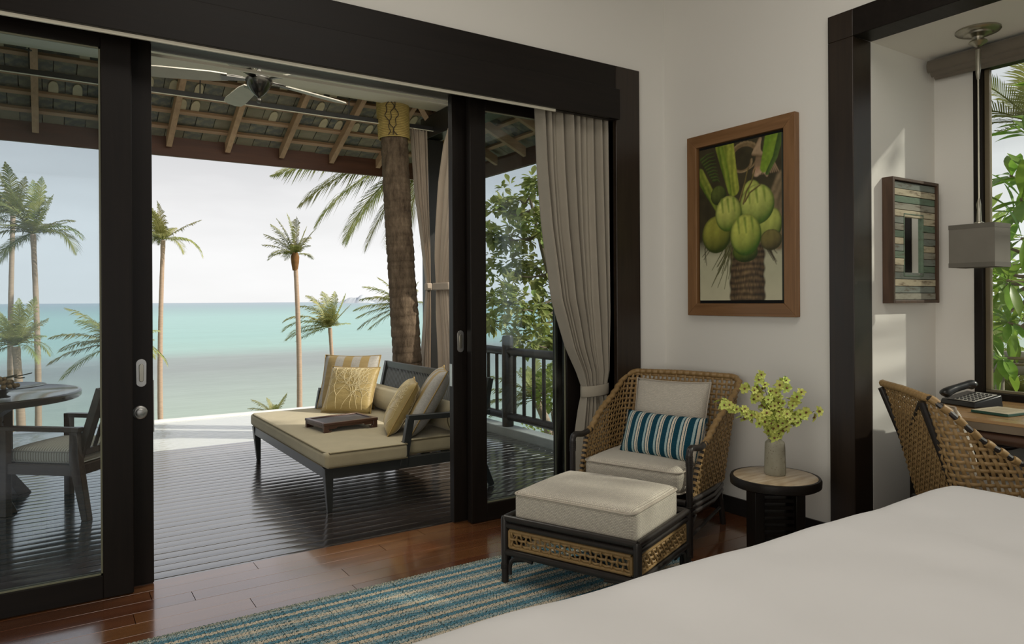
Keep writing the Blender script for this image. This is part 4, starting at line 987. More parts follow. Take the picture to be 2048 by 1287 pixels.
# bolsters
for (y0, y1, lab) in ((5.27, 6.12, 'long olive bolster lying behind the far cushions of the daybed'), (4.44, 5.16, 'olive bolster half hidden by the sliding door edge')):
    r = thing('bolster', lab, 'bolster', (2.462, (y0+y1)/2, zt+.105), 0, 'olive bolsters on the daybed'); L = (y1-y0)/2
    b = MB(); b.lathe([(.001, -L), (.05, -L-.004), (.085, -L+.002), (.099, -L+.018), (.103, -L+.06), (.104, 0), (.103, L-.06), (.099, L-.018), (.085, L-.002), (.05, L+.004), (.001, L)], 28, (0,0,0), RX(PI/2)); b.build('cover', MAT['olive'], r, smooth=70)
    for s in (-1, 1):
        b = MB(); b.tube([(.098*math.cos(w), s*(L-.012), .098*math.sin(w)) for w in [2*PI*i/28 for i in range(28)]], .0045, 6, closed=True); b.build('piping', MAT['olivepipe'], r)
# scatter cushions
k = NM('gold_silk'); n = k.noise(k.map((2, 2, 9)), 3, 4); k.set(k.mix(n, (.235, .165, .050), (.36, .27, .10)), .5, 0, .4); k.p.inputs['Sheen Weight'].default_value = .3; k.bump(k.noise(k.map((3, 3, 8)), 3.5, 3), .25, .02); GOLD = k.m
THR = simple('pale_gold_thread', (.62, .53, .32), .6); GPIP = simple('gold_piping', (.30, .20, .06), .6)
k = NM('gold_grey_stripe'); sp = k.N.new('ShaderNodeSeparateXYZ'); k.L(k.map((1,1,1)), sp.inputs[0]); fr = k.math('FRACT', k.math('ADD', k.math('MULTIPLY', sp.outputs[0], 6.6), .37)); cr = k.noise(k.map((60, 60, 130)), 1, 3, .6, 1.5)
gr = k.mix(cr, (.16, .15, .135), (.42, .40, .36)); gd = k.mix(k.noise(k.map((2, 2, 9)), 3, 3), (.20, .14, .055), (.31, .23, .105)); cc = k.mix(k.ramp(fr, [(0, 0.0), (.5, 1.0)], 'CONSTANT'), gd, gr); k.set(cc, .6, 0, .3); k.bump(cr, .2, .003); GST = k.m
RB = lambda rz, tilt: RZ(rz)@RX(tilt)
pillow('striped_cushion', 'large gold and grey striped cushion against the far daybed arm', GST, .52, .50, .15, T(2.175, 5.985, zt+.004)@RB(-.72, math.radians(-24)), 'scatter cushions on the daybed', GPIP)
pillow('branch_cushion', 'gold cushion with pale branch embroidery facing the room', GOLD, .45, .43, .14, T(2.095, 5.76, zt+.004)@RB(-.80, math.radians(-30)), 'scatter cushions on the daybed', GPIP, embroider=(3, THR))
pillow('branch_cushion', 'gold branch embroidered cushion seen edge on in the middle of the daybed', GOLD, .42, .42, .15, T(2.055, 4.80, zt+.004)@RB(math.radians(-112), math.radians(-30)), 'scatter cushions on the daybed', GPIP, embroider=(8, THR))
pillow('striped_cushion', 'gold and grey striped cushion leaning on the near daybed arm', GST, .50, .52, .16, T(2.185, 4.69, zt+.004)@RB(math.radians(-115), math.radians(-30)), 'scatter cushions on the daybed', GPIP)
# wooden tray on legs
MAH = wood('dark_mahogany', (.040, .018, .012), (.085, .040, .026), .3, 'x', 8, 14, .05, .05)
tr = thing('bed_tray', 'low dark mahogany tray table lying on the olive mattress', 'tray', (1.835, 5.13, zt+.005), math.radians(6))
w2, d2 = .215, .165
b = MB(); b.box((-w2+.02, -d2+.02, .058), (w2-.02, d2-.02, .066)); b.build('panel', simple('slate_grey_leather_panel', (.055, .05, .055), .45), tr)
for a, c in (((-w2, -d2, .055), (w2, -d2+.028, .074)), ((-w2, d2-.028, .055), (w2, d2, .074)), ((-w2, -d2+.028, .055), (-w2+.028, d2-.028, .074)), ((w2-.028, -d2+.028, .055), (w2, d2-.028, .074))):
    b = MB(); b.box(a, c); b.build('border', MAH, tr, bevel=.003)
for s in (-1, 1):
    b = MB(); b.prism([(-w2+.006, .055), (-w2+.006, .028), (-w2+.10, .028), (-w2+.11, .038), (w2-.11, .038), (w2-.10, .028), (w2-.006, .028), (w2-.006, .055)], s*(d2-.012)-.006, s*(d2-.012)+.006, 'y'); b.build('apron', MAH, tr, bevel=.002)
    b = MB(); b.prism([(-d2+.012, .055), (-d2+.012, .034), (d2-.012, .034), (d2-.012, .055)], s*(w2-.012)-.006, s*(w2-.012)+.006, 'x'); b.build('apron', MAH, tr, bevel=.002)
    for t_ in (-1, 1):
        prof = [(0, 0), (.034, 0), (.050, .004), (.062, .014), (.058, .020), (.044, .016), (.034, .028), (.034, .055), (0, .055)]
        b = MB(); b.prism([(s*(w2-.004)-s*u, v) for u, v in prof], t_*(d2-.014)-.012, t_*(d2-.014)+.012, 'y'); b.build('leg', MAH, tr, bevel=.002)
# ================================================================== dining set on the deck
DW_ = MAT['dark2'] = wood('dark_walnut_furniture', (.050, .032, .022), (.105, .070, .050), .32, 'x', 8, 14, .08, .05)
dt = thing('dining_table', 'round dark dining table with slatted pedestal on the deck', 'table', (-.45, 5.85, DZ))
b = MB(); b.lathe([(.001, .685), (.60, .685), (.652, .690), (.660, .700), (.660, .728), (.652, .735), (.638, .737), (.634, .735), (.001, .735)], 72); b.build('tabletop', MAT['darktop'] if 'darktop' in MAT else wood('polished_walnut_top', (.035, .024, .018), (.075, .055, .042), .14, 'x', 6, 10, .0, .03, .6), dt)
for q in range(4):
    a = PI/4+q*PI/2-.12; M = RZ(a)
    b = MB(); b.box((.235, -.035, .16), (.30, .035, .685), M); b.build('post', DW_, dt, bevel=.004)
    b = MB(); b.add([M@Vector(v) for v in ((.235, -.04, .16), (.305, -.04, .16), (.305, .04, .16), (.235, .04, .16), (.33, -.04, 0), (.43, -.04, 0), (.43, .04, 0), (.33, .04, 0))], [(0,1,2,3),(7,6,5,4),(0,4,5,1),(1,5,6,2),(2,6,7,3),(3,7,4,0)]); b.build('foot', DW_, dt, bevel=.004)
    b = MB(); b.prism([(.30, .60), (.46, .685), (.30, .685)], -.03, .03, 'y'); b.v = [tuple(M@Vector(v)) for v in b.v]; b.build('bracket', DW_, dt, bevel=.003)
for q in range(4):
    a = q*PI/2-.12
    for j in range(10):
        b = MB(); b.box((-.155, .178, .17+j*.052), (.155, .190, .205+j*.052), RZ(a)); b.build('slat', DW_, dt, bevel=.002)
b = MB(); b.box((-.20, -.20, .655), (.20, .20, .686), RZ(-.12)); b.build('cradle', DW_, dt)
dc = thing('dining_chair', 'dark wooden armchair with striped seat pad tucked under the round table', 'chair', (-.007, 5.272, DZ), math.atan2(.66, -.75)) 
dc.location = (.165, 5.478, DZ)
# local: x front, y left (+y is far side)
ly, lx = .262, .275
for s in (1, -1):
    b = MB(); b.bar((lx, s*ly, 0), (lx, s*ly, .56), .046, .046); b.build('front_leg', DW_, dc, bevel=.003)
    b = MB(); b.add([(-lx-.022-.01, s*ly-.023, 0), (-lx+.022-.01, s*ly-.023, 0), (-lx+.022-.01, s*ly+.023, 0), (-lx-.022-.01, s*ly+.023, 0), (-lx+.05-.024, s*ly-.023, .36), (-lx+.05+.046, s*ly-.023, .36), (-lx+.05+.046, s*ly+.023, .36), (-lx+.05-.024, s*ly+.023, .36), (-lx+.065-.024, s*ly-.023, .56), (-lx+.065+.024, s*ly-.023, .56), (-lx+.065+.024, s*ly+.023, .56), (-lx+.065-.024, s*ly+.023, .56)], [(3,2,1,0),(0,1,5,4),(1,2,6,5),(2,3,7,6),(3,0,4,7),(4,5,9,8),(5,6,10,9),(6,7,11,10),(7,4,8,11),(8,9,10,11)]); b.build('rear_leg', DW_, dc, bevel=.003)
    bar('arm', (lx+.022, s*ly, .552), (-lx+.03, s*ly, .552), .050, .028, dc, DW_)
    bar('side_rail', (lx, s*ly, .30), (-lx+.04, s*ly, .30), .03, .065, dc, DW_)
    bar('back_post', (-lx+.075, s*(ly-.028), .34), (-lx-.085, s*(ly-.028), .80), .030, .048, dc, DW_)
bar('front_rail', (lx, -ly, .30), (lx, ly, .30), .03, .065, dc, DW_); bar('rear_rail', (-lx+.05, -ly, .30), (-lx+.05, ly, .30), .03, .065, dc, DW_)
bar('back_top_rail', (-lx-.078, -ly+.03, .785), (-lx-.078, ly-.03, .785), .030, .045, dc, DW_); bar('back_low_rail', (-lx+.055, -ly+.03, .405), (-lx+.055, ly-.03, .405), .026, .04, dc, DW_)
for i in range(7):
    y = -.18+i*.06; bar('back_slat', (-lx+.050, y, .42), (-lx-.075, y, .775), .026, .014, dc, DW_)
b = MB(); b.box((-lx+.05, -ly+.02, .315), (lx-.02, ly-.02, .328)); b.build('seat_board', DW_, dc)
k = NM('taupe_stripe_canvas'); sp = k.N.new('ShaderNodeSeparateXYZ'); k.L(k.map((1,1,1)), sp.inputs[0]); fr = k.math('FRACT', k.math('MULTIPLY', sp.outputs[0], 55)); k.set(k.mix(k.ramp(fr, [(0, 0.0), (.35, 1.0)], 'CONSTANT'), (.36, .30, .23), (.66, .60, .49)), .9, 0, .2)
sc_ = soft_box('seat_pad', (-lx+.06, -ly+.032, .329), (lx+.01, ly-.032, .415), .03, k.m, dc, .025, MAT['piping'], 6, .004)
# platter of longans
PX, PY, PZ = -.245, 5.53, DZ+.738
pt_ = thing('fruit_platter', 'wide dark footed platter on the dining table', 'platter', (PX, PY, PZ))
b = MB(); b.lathe([(.001, 0), (.055, 0), (.058, .006), (.040, .012), (.035, .02), (.050, .035), (.10, .047), (.20, .060), (.245, .069), (.246, .073), (.20, .066), (.10, .054), (.04, .050), (.001, .049)], 44); b.build('dish', simple('black_glazed_platter', (.012, .012, .014), .18), pt_)
LON = simple('tan_longan_skin', (.22, .135, .06), .65, 0, .3, .25, 90, .2, 300, .15)
lb = MB(); lb.ball((0, 0, 0), .0145, 10, 7); lme_ = lb.mesh('longan', 60); lme_.materials.append(LON)
rl_ = random.Random(2); cnt = 0
for lay, (n, rad, z) in enumerate(((14, .088, .068), (8, .052, .068), (9, .060, .092), (4, .028, .093), (4, .026, .114))):
    for i in range(n):
        a = 2*PI*i/n+lay*.4; r = rad*rl_.uniform(.92, 1.05)
        o = link('longan', lme_, loc=(PX+r*math.cos(a), PY+r*math.sin(a), PZ+z+.001+rl_.uniform(0, .003))); tag(o, 'small round tan longan heaped on the dark platter', 'fruit', 'longans heaped on the platter')
tw = thing('longan_twig', 'dark forked longan twig sticking out of the fruit heap', 'twig', (PX, PY, PZ))
for p in ([(0, 0, .115), (.05, -.01, .125), (.11, -.03, .135), (.17, -.05, .150)], [(.0, .01, .12), (.04, .0, .128), (.09, -.02, .140)], [(.07, -.016, .128), (.10, -.01, .118), (.13, -.02, .12)]):
    b = MB(); b.tube(smoothpath(p, 4), .0035, 6); b.build('stalk', STEM, tw)
# ================================================================== ceiling fan (at rest)
fan = thing('ceiling_fan', 'dark metal ceiling fan with pale blades under the veranda ceiling', 'fan', (1.222, 5.0, 0))
FM = simple('gunmetal_fan_housing', (.10, .095, .085), .22, .9, .5, .1)
b = MB(); b.lathe([(.001, 3.16), (.02, 3.16), (.055, 3.19), (.062, 3.238), (.001, 3.239)], 28); b.build('canopy', FM, fan)
b = MB(); b.lathe([(.0125, 2.86), (.0125, 3.17)], 12); b.build('rod', FM, fan)
b = MB(); b.lathe([(.001, 2.655), (.010, 2.657), (.016, 2.668), (.014, 2.682), (.008, 2.690), (.012, 2.698), (.026, 2.706), (.050, 2.730), (.075, 2.765), (.086, 2.795), (.088, 2.815), (.075, 2.83), (.05, 2.84), (.03, 2.86), (.02, 2.875), (.001, 2.876)], 36); b.build('motor_housing', FM, fan)
bl = MB()
bl.prism([(.20, -.045), (.30, -.062), (.62, -.072), (.70, -.064), (.735, -.03), (.735, .03), (.70, .064), (.62, .072), (.30, .062), (.20, .045)], -.004, .004); bme_ = bl.mesh('blade', 30); bme_.materials.append(simple('pale_grey_blade', (.50, .47, .40), .45))
ir = MB(); ir.bar((.07, 0, -.006), (.24, 0, -.006), .030, .006, .07, .005); ir.tube([(.10, .014, 0), (.17, .020, .004), (.23, .014, 0)], .006, 6); ir.tube([(.10, -.014, 0), (.17, -.020, .004), (.23, -.014, 0)], .006, 6); ime = ir.mesh('blade_iron', 40); ime.materials.append(FM)
for q in range(5):
    a = math.radians(20+72*q)
    o = link('blade', bme_, fan); o.location = (0, 0, 2.815); o.rotation_euler = (math.radians(12), 0, a)
    i_ = link('blade_iron', ime, o)
# ================================================================== curtains
def curtain(name, label, top, fn, mat, nf, amp, z0, z1, nu=None, cat='curtain', nv=60, tie=None):
    """fn(u, z) -> (position along, gather 0..1, across offset); pleated sheet with nf folds"""
    r = thing(name, label, cat, (0, 0, 0)); b = MB(); nu = nu or nf*12
    def S(u, v):
        z = z0+(z1-z0)*v; return fn(u, z, amp*math.cos(u*nf*2*PI+1.3*math.sin(5*u))*(.75+.35*math.sin(u*17))+amp*.35*math.sin(u*nf*4.7+1.3+z*.8))
    b.grid(S, nu, nv); o = b.build('cloth', mat, r, smooth=80); md = o.modifiers.new('thickness', 'SOLIDIFY'); md.thickness = .0025; return r
MAT['taupe'] = fabric('taupe_curtain_linen', (.32, .285, .23), (.43, .39, .32), .0016, .85, .12, .15, .05)
LT = [(0, 2.735), (.37, 2.775), (.62, 2.815), (.70, 2.832), (.76, 2.832), (.85, 2.80), (1.0, 2.72), (1.3, 2.615), (1.75, 2.540), (2.1, 2.505), (2.46, 2.488)]
RT = [(0, 3.02), (.4, 3.032), (.62, 3.035), (.70, 3.022), (.76, 3.022), (.85, 3.04), (1.2, 3.046), (2.46, 3.040)]
def ic(u, z, d):
    a, c = interp(LT, z), interp(RT, z); g = (c-a)/.55; w = abs(z-.73)
    sq = interp([(0, .50), (.12, .75), (.5, 1.0), (3, 1.0)], w); return Vector((a+(c-a)*u, 3.515+d*sq, z))
cu = curtain('indoor_curtain', 'taupe indoor curtain tied back beside the right sliding door', 0, ic, MAT['taupe'], 10, .040, .012, 2.52)
b = MB(); n = 48; pts = []
for i in range(n): w = 2*PI*i/n; pts.append((2.927+.106*math.cos(w), 3.515+.050*math.sin(w)))
vv = []; 
for (x, y) in pts:
    for z, e in ((.695, 1.0), (.700, 1.04), (.760, 1.04), (.765, 1.0)): vv.append((2.927+(x-2.927)*e, 3.515+(y-3.515)*e, z+(x-2.927)*.05))
b.add(vv, [(i*4+k, ((i+1) % n)*4+k, ((i+1) % n)*4+k+1, i*4+k+1) for i in range(n) for k in range(3)]); o = b.build('tieback', simple('taupe_tieback_linen', (.37, .335, .27), .85, 0, .2, .06, 20), cu); md = o.modifiers.new('thickness', 'SOLIDIFY'); md.thickness = .003
MAT['taupe2'] = fabric('outdoor_taupe_canvas', (.37, .30, .235), (.48, .40, .32), .0018, .85, .12, .15, .05)
L1 = [(-.02, 3.17), (.7, 3.21), (1.40, 3.268), (1.50, 3.268), (1.9, 3.22), (2.4, 3.15), (3.05, 3.10)]
R1 = [(-.02, 3.30), (1.40, 3.315), (1.50, 3.315), (2.2, 3.30), (3.05, 3.285)]
def oc1(u, z, d):
    a, c = interp(L1, z), interp(R1, z); return Vector((a+(c-a)*u, 6.60+d*interp([(0, .5), (.3, 1), (4, 1)], abs(z-1.45)), z))
c1 = curtain('outdoor_curtain', 'taupe outdoor curtain tied left of the corner post, beside the palm trunk', 0, oc1, MAT['taupe2'], 6, .028, -.02, 3.05)
b = MB(); b.box((3.262, 6.565, 1.41), (3.32, 6.635, 1.485)); b.build('tieback', MAT['taupe2'], c1, bevel=.01)
L2 = [(-.02, 6.43), (1.40, 6.50), (1.50, 6.50), (2.0, 6.47), (2.5, 6.40), (2.85, 6.30), (3.0, 6.20)]
R2 = [(-.02, 5.85), (1.40, 6.20), (1.50, 6.20), (2.0, 5.9), (3.0, 5.55)]
def oc2(u, z, d):
    a, c = interp(L2, z), interp(R2, z); return Vector((3.335+d*interp([(0, .5), (.3, 1), (4, 1)], abs(z-1.45))+.012*math.sin(z*2), a+(c-a)*u, z))
c2 = curtain('outdoor_curtain', 'taupe outdoor curtain tied right of the corner post, beside the door edge', 0, oc2, MAT['taupe2'], 6, .028, -.02, 2.99)
b = MB(); b.box((3.295, 6.18, 1.41), (3.375, 6.52, 1.485)); b.build('tieback', MAT['taupe2'], c2, bevel=.01)
# ================================================================== desk nook
dsk = thing('writing_desk', 'built-in wooden desk along the nook window', 'desk', (0, 0, 0))
DT = wood('honey_desk_veneer', (.27, .150, .062), (.42, .26, .12), .22, 'y', 6, 12, .0, .04)
b = MB(); b.box((3.545, -2.1, .735), (4.275, 1.93, .750)); b.build('veneer_top', DT, dsk, bevel=.002)
b = MB(); b.box((3.548, -2.1, .700), (4.275, 1.93, .7349)); tag(b.build('edge_band', simple('grey_brown_desk_edge', (.17, .13, .09), .35), dsk), 'grey brown desk edge')
b = MB(); b.tube([(3.575, -2.08, .668), (3.575, 1.92, .668)], .027, 16); b.build('apron_pole', wood('dark_pole_apron', (.045, .022, .014), (.085, .042, .026), .3, 'y', 8, 14, .0, .05), dsk)
for y in (-1.9, 1.85):
    b = MB(); b.box((3.60, y-.04, 0), (4.2, y+.04, .70)); b.build('end_panel', MAT['dark'], dsk, bevel=.003)
# telephone
ph = thing('telephone', 'black desk telephone with white number keys', 'telephone', (3.97, 1.775, .7515), math.radians(-108))
PB = simple('black_phone_plastic', (.012, .012, .012), .3); PW_ = simple('white_phone_key', (.6, .6, .56), .5); PK = simple('dark_phone_key', (.02, .02, .02), .5)
b = MB(); b.add([(-.105, -.085, 0), (.105, -.085, 0), (.105, .095, 0), (-.105, .095, 0), (-.10, -.08, .026), (.10, -.08, .026), (.10, .09, .060), (-.10, .09, .060)], [(0,3,2,1),(4,5,6,7),(0,1,5,4),(1,2,6,5),(2,3,7,6),(3,0,4,7)]); b.build('base', PB, ph, bevel=.006, seg=3)
M = T(.028, .0, .0)@RX(math.atan2(.034, .17))
b = MB(); b.box((-.055, -.068, .0425), (.062, .082, .0462), M); kp = b.build('keypad_plate', simple('silver_phone_panel', (.42, .41, .37), .4), ph, bevel=.002)
for i in range(5):
    for j in range(6):
        b = MB(); b.lathe([(.0072, 0), (.0065, .0035), (.001, .0038)], 10, (-.043+i*.0225, -.055+j*.0225, .046), M); b.build('key', PK, kp)
b = MB(); b.tube(smoothpath([(-.070, -.095, .044), (-.070, -.085, .055), (-.070, -.04, .072), (-.070, .02, .086), (-.070, .065, .094), (-.070, .092, .092), (-.070, .100, .082)], 5), [.016, .020, .023, .025, .026, .026, .026, .025, .024, .023, .022, .021, .020, .020, .020, .020, .020, .020, .020, .021, .022, .023, .024, .025, .026, .026, .026, .025, .023, .021, .016], 12); b.build('handset', PB, ph, smooth=60)
# folders with green edges
for (x, y, rz, lab) in ((3.82, 1.565, -8, 'cream writing folder with green edge beside the telephone'), (3.74, 1.28, -8, 'cream writing folder with green edge near the front of the desk')):
    r = thing('writing_folder', lab, 'folder', (x, y, .7515), math.radians(rz), 'writing folders on the desk')
    b = MB(); b.box((-.105, -.085, 0), (.105, .085, .012)); b.build('cover', simple('dark_green_folder_edge', (.02, .075, .055), .5), r, bevel=.001)
    b = MB(); b.box((-.103, -.083, .012), (.103, .083, .0135)); b.build('sheet', simple('cream_card', (.48, .42, .30), .7), r)
    b = MB(); b.box((-.075, -.055, .0135), (-.01, .055, .0142)); b.box((.01, -.055, .0135), (.075, .055, .0142)); tag(b.build('card_panel', simple('printed_cream_card', (.40, .34, .23), .7), r), kind='stuff')
# pendant lamp
pd = thing('pendant_lamp', 'nickel pendant lamp with a square grey linen shade in the desk nook', 'lamp', (3.935, 1.713, 0))
b = MB(); b.lathe([(.001, 2.602), (.024, 2.602), (.028, 2.612), (.044, 2.620), (.062, 2.623), (.066, 2.630), (.082, 2.632), (.095, 2.636), (.100, 2.642), (.099, 2.6495), (.001, 2.6495)], 44); b.build('canopy', MAT['brass'], pd)
b = MB(); b.lathe([(.012, 2.565), (.020, 2.570), (.024, 2.575), (.036, 2.580), (.042, 2.586), (.040, 2.592), (.030, 2.598), (.022, 2.603)], 32); b.build('collar', MAT['brass'], pd)
b = MB(); b.tube([(0, 0, 2.55), (0, 0, 2.45), (.001, .002, 2.43), (-.001, 0, 2.40)], [.0115, .0115, .010, .006], 12); b.tube([(-.001, 0, 2.41), (0, 0, 1.80)], .0045, 8); b.build('rod', MAT['brass'], pd)
b = MB(); b.tube([(0, 0, 1.80), (.0, .002, 1.77), (0, 0, 1.745), (0, 0, 1.68)], [.005, .011, .009, .012], 12); b.lathe([(.022, 1.664), (.022, 1.680), (.014, 1.684)], 20); b.build('socket', MAT['brass'], pd)
LIN = fabric('grey_linen_shade', (.16, .148, .122), (.245, .23, .195), .0016, .9, .2); LB_ = fabric('grey_linen_band', (.12, .112, .092), (.18, .168, .14), .0016, .9, .2)
hx, hy, z0, z1 = .085, .105, 1.455, 1.668
for a, c in (((-hx, -hy, z0), (-hx+.003, hy, z1)), ((hx-.003, -hy, z0), (hx, hy, z1)), ((-hx+.003, -hy, z0), (hx-.003, -hy+.003, z1)), ((-hx+.003, hy-.003, z0), (hx-.003, hy, z1))):
    b = MB(); b.box(a, c); sh_ = b.build('shade_side', LIN, pd, bevel=.001)
b = MB(); 
for zz in ((z0-.001, z0+.022), (z1-.022, z1+.001)):
    for a, c in (((-hx-.001, -hy-.001), (-hx, hy+.001)), ((hx, -hy-.001), (hx+.001, hy+.001)), ((-hx, -hy-.001), (hx, -hy)), ((-hx, hy), (hx, hy+.001))):
        b = MB(); b.box((a[0], a[1], zz[0]), (c[0], c[1], zz[1])); b.build('shade_band', LB_, pd)
b = MB(); b.box((-hx+.003, -hy+.003, z1-.006), (hx-.003, hy-.003, z1-.003)); b.build('top_diffuser', LIN, pd)
b = MB(); b.ball((0, 0, 1.57), .030, 12, 8); b.build('bulb', simple('white_bulb_glass', (.75, .73, .68), .3), pd)
# roman blind, gathered up
bld = thing('roman_blind', 'brown grey roman blind folded up above the nook window', 'blind', (4.24, 0, 0))
BL_ = fabric('brown_grey_blind_linen', (.135, .115, .09), (.20, .175, .14), .0018, .9, .15)
for i, (z, x, t) in enumerate(((2.600, -.075, .034), (2.568, -.055, .030), (2.545, -.035, .022))):
    b = MB()
    def S(u, v, z=z, x=x, t=t, i=i):
        w = 2*PI*v; y = 2.075-.004-.010*i-(4.2)*u; sag = .006*math.sin(u*9+i); return Vector((x+.018*math.cos(w)*(1+.3*math.sin(u*7)), y, z+t*math.sin(w)+sag))
    b.grid(S, 60, 14); b.build('fold', BL_, bld, smooth=70)
b = MB(); b.box((-.03, -2.1, 2.60), (-.02, 2.07, 2.649)); b.build('head_strip', BL_, bld)
# mirror in a frame of reclaimed slats
mr = thing('slatted_mirror', 'small mirror set in a frame of weathered blue and cream slats', 'mirror', (3.974, 2.099, 1.275))
# local: x along the wall, -y out of the wall
WM, HM, TK = .475, .670, .060
FRM = wood('brown_reclaimed_frame', (.035, .018, .010), (.10, .055, .030), .55, 'z', 10, 10, .1, .2)
for a, c in (((-WM/2, -TK, 0), (-WM/2+.018, 0, HM)), ((WM/2-.018, -TK, 0), (WM/2, 0, HM)), ((-WM/2+.018, -TK, 0), (WM/2-.018, 0, .016)), ((-WM/2+.018, -TK, HM-.016), (WM/2-.018, 0, HM))):
    b = MB(); b.box(a, c); b.build('frame_side', FRM, mr, bevel=.002)
b = MB(); b.box((-WM/2+.018, -.03, .016), (WM/2-.018, -.002, HM-.016)); b.build('backing', MAT['dark'], mr, smooth=0)
def slat_mat(name, c, d):
    k = NM(name); n = k.noise(k.map((3, 20, 14)), 2.2, 6, .7); k.set(k.ramp(n, [(.33, d), (.46, c), (.72, tuple(min(1, x*1.3) for x in c))]), .7, 0, .25); k.bump(n, .4, .004); return k.m
SMs = [slat_mat('slat_cream', (.42, .37, .26), (.12, .08, .045)), slat_mat('slat_green', (.12, .17, .12), (.09, .075, .045)), slat_mat('slat_blue_grey', (.17, .19, .165), (.10, .08, .055)), slat_mat('slat_grey', (.26, .25, .20), (.11, .085, .055))]
xi0, xi1 = -WM/2+.020, WM/2-.020; mz0, mz1 = .150, .478; mx0, mx1 = -.105, .085; N = 17; H_ = (HM-.036)/N
order = [3, 2, 0, 2, 3, 0, 1, 2, 0, 1, 3, 2, 0, 3, 1, 0, 2]
for i in range(N):
    z0 = .018+i*H_; z1 = z0+H_-.0025; mid = z0+H_/2; rs = random.Random(i); rows = [(xi0, xi1)] if (mid < mz0 or mid > mz1) else [(xi0, mx0-.006), (mx1+.006, xi1)]
    for j, (xa, xb) in enumerate(rows):
        b = MB(); b.box((xa, -.046-rs.uniform(0, .004), z0), (xb, -.03, z1)); b.build('slat', SMs[(order[i]+j*2) % 4], mr, bevel=.002)
k = NM('mirror_silver'); k.set((.86, .88, .86), .02, 1.0)
b = MB(); b.box((mx0, -.036, mz0), (mx1, -.030, mz1)); b.build('mirror_glass', k.m, mr, smooth=0)
for a, c in (((mx0-.006, -.050, mz0-.006), (mx0, -.03, mz1+.006)), ((mx1, -.050, mz0-.006), (mx1+.006, -.03, mz1+.006)), ((mx0, -.050, mz0-.006), (mx1, -.03, mz0)), ((mx0, -.050, mz1), (mx1, -.03, mz1+.006))):
    b = MB(); b.box(a, c); b.build('inner_bead', SMs[1], mr, bevel=.001)
# ================================================================== sea, shore, islands
SEA = -16.0
k = NM('shallow_tropical_sea'); geo = k.N.new('ShaderNodeNewGeometry'); sp = k.N.new('ShaderNodeSeparateXYZ'); k.L(geo.outputs['Position'], sp.inputs[0])
inv = k.math('DIVIDE', 24650.0/212, k.math('MAXIMUM', sp.outputs[1], 60.0))
mpn = k.N.new('ShaderNodeMapping'); k.L(geo.outputs['Position'], mpn.inputs[0]); mpn.inputs['Scale'].default_value = (.003, .012, 1)
nb = k.noise(mpn.outputs[0], 2.0, 5, .6); inv2 = k.math('ADD', inv, k.math('MULTIPLY', k.math('SUBTRACT', nb, .5), k.math('MULTIPLY', inv, .16)))
c = k.ramp(inv2, [(0, (.36, .42, .48)), (.03, (.31, .41, .45)), (.07, (.31, .45, .455)), (.13, (.34, .52, .50)), (.30, (.32, .50, .47)), (.40, (.33, .49, .45)), (.49, (.30, .345, .335)), (.56, (.275, .305, .30)), (.72, (.32, .375, .345)), (1.0, (.365, .44, .375))])
mp3 = k.N.new('ShaderNodeMapping'); k.L(geo.outputs['Position'], mp3.inputs[0]); mp3.inputs['Scale'].default_value = (.10, .45, 1)
rp = k.noise(mp3.outputs[0], 1.3, 4, .6); mp4 = k.N.new('ShaderNodeMapping'); k.L(geo.outputs['Position'], mp4.inputs[0]); mp4.inputs['Scale'].default_value = (.006, .05, 1)
sw = k.noise(mp4.outputs[0], 1.5, 4, .6)
k.set(k.hsv(k.hsv(c, v=k.rng(rp, .84, 1.16)), v=k.rng(sw, .9, 1.1)), .5, 0, .25); k.bump(rp, .15, .4)
b = MB(); b.add([(-40000, 40, SEA), (40000, 40, SEA), (40000, 45000, SEA), (-40000, 45000, SEA)], [(0,1,2,3)]); tag(b.build('sea', k.m, smooth=0), 'turquoise sea with a greyish reef band and a level horizon', 'sea', kind='stuff')
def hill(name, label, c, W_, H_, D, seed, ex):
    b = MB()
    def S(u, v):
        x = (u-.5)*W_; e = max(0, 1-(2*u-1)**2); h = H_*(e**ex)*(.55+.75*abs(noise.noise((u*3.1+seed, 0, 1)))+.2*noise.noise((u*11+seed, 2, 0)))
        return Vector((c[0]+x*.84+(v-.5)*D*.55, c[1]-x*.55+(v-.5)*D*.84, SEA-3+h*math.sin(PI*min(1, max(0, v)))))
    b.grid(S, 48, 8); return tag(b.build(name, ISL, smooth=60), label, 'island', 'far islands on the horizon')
ISL = simple('pale_hazy_rock', (.44, .47, .51), .95, 0, .05, .04, .002)  # distance haze is put into the islands' base colour
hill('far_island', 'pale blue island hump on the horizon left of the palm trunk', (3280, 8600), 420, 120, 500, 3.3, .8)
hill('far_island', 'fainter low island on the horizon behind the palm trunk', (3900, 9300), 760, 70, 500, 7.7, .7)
# hillside under the villa
def ground(x, y):
    d = max(0, y-9.3); right = max(0, min(1, (x-4.1)/1.0)); near = max(0, min(1, (6.0-y)/2.5))
    z = -1.35-.30*d+right*near*.85
    return max(-17.5, z+.12*noise.noise((x*.4, y*.4, 0)))
k = NM('garden_soil_and_grass'); n = k.noise(k.map((1,1,1)), 1.5, 6); k.set(k.ramp(n, [(.3, (.055, .085, .022)), (.55, (.10, .15, .035)), (.8, (.16, .13, .07))]), .95, 0, .1)
b = MB(); b.grid(lambda u, v: Vector((lerp(-60, 75, u), lerp(-16, 80, v), ground(lerp(-60, 75, u), lerp(-16, 80, v)) if not (-4.2 < lerp(-60, 75, u) < 4.05 and lerp(-16, 80, v) < 9.3) else -1.6)), 110, 90)
struct(b.build('ground_hillside', k.m, smooth=60), 'green hillside falling from the villa to the sea', 'ground')
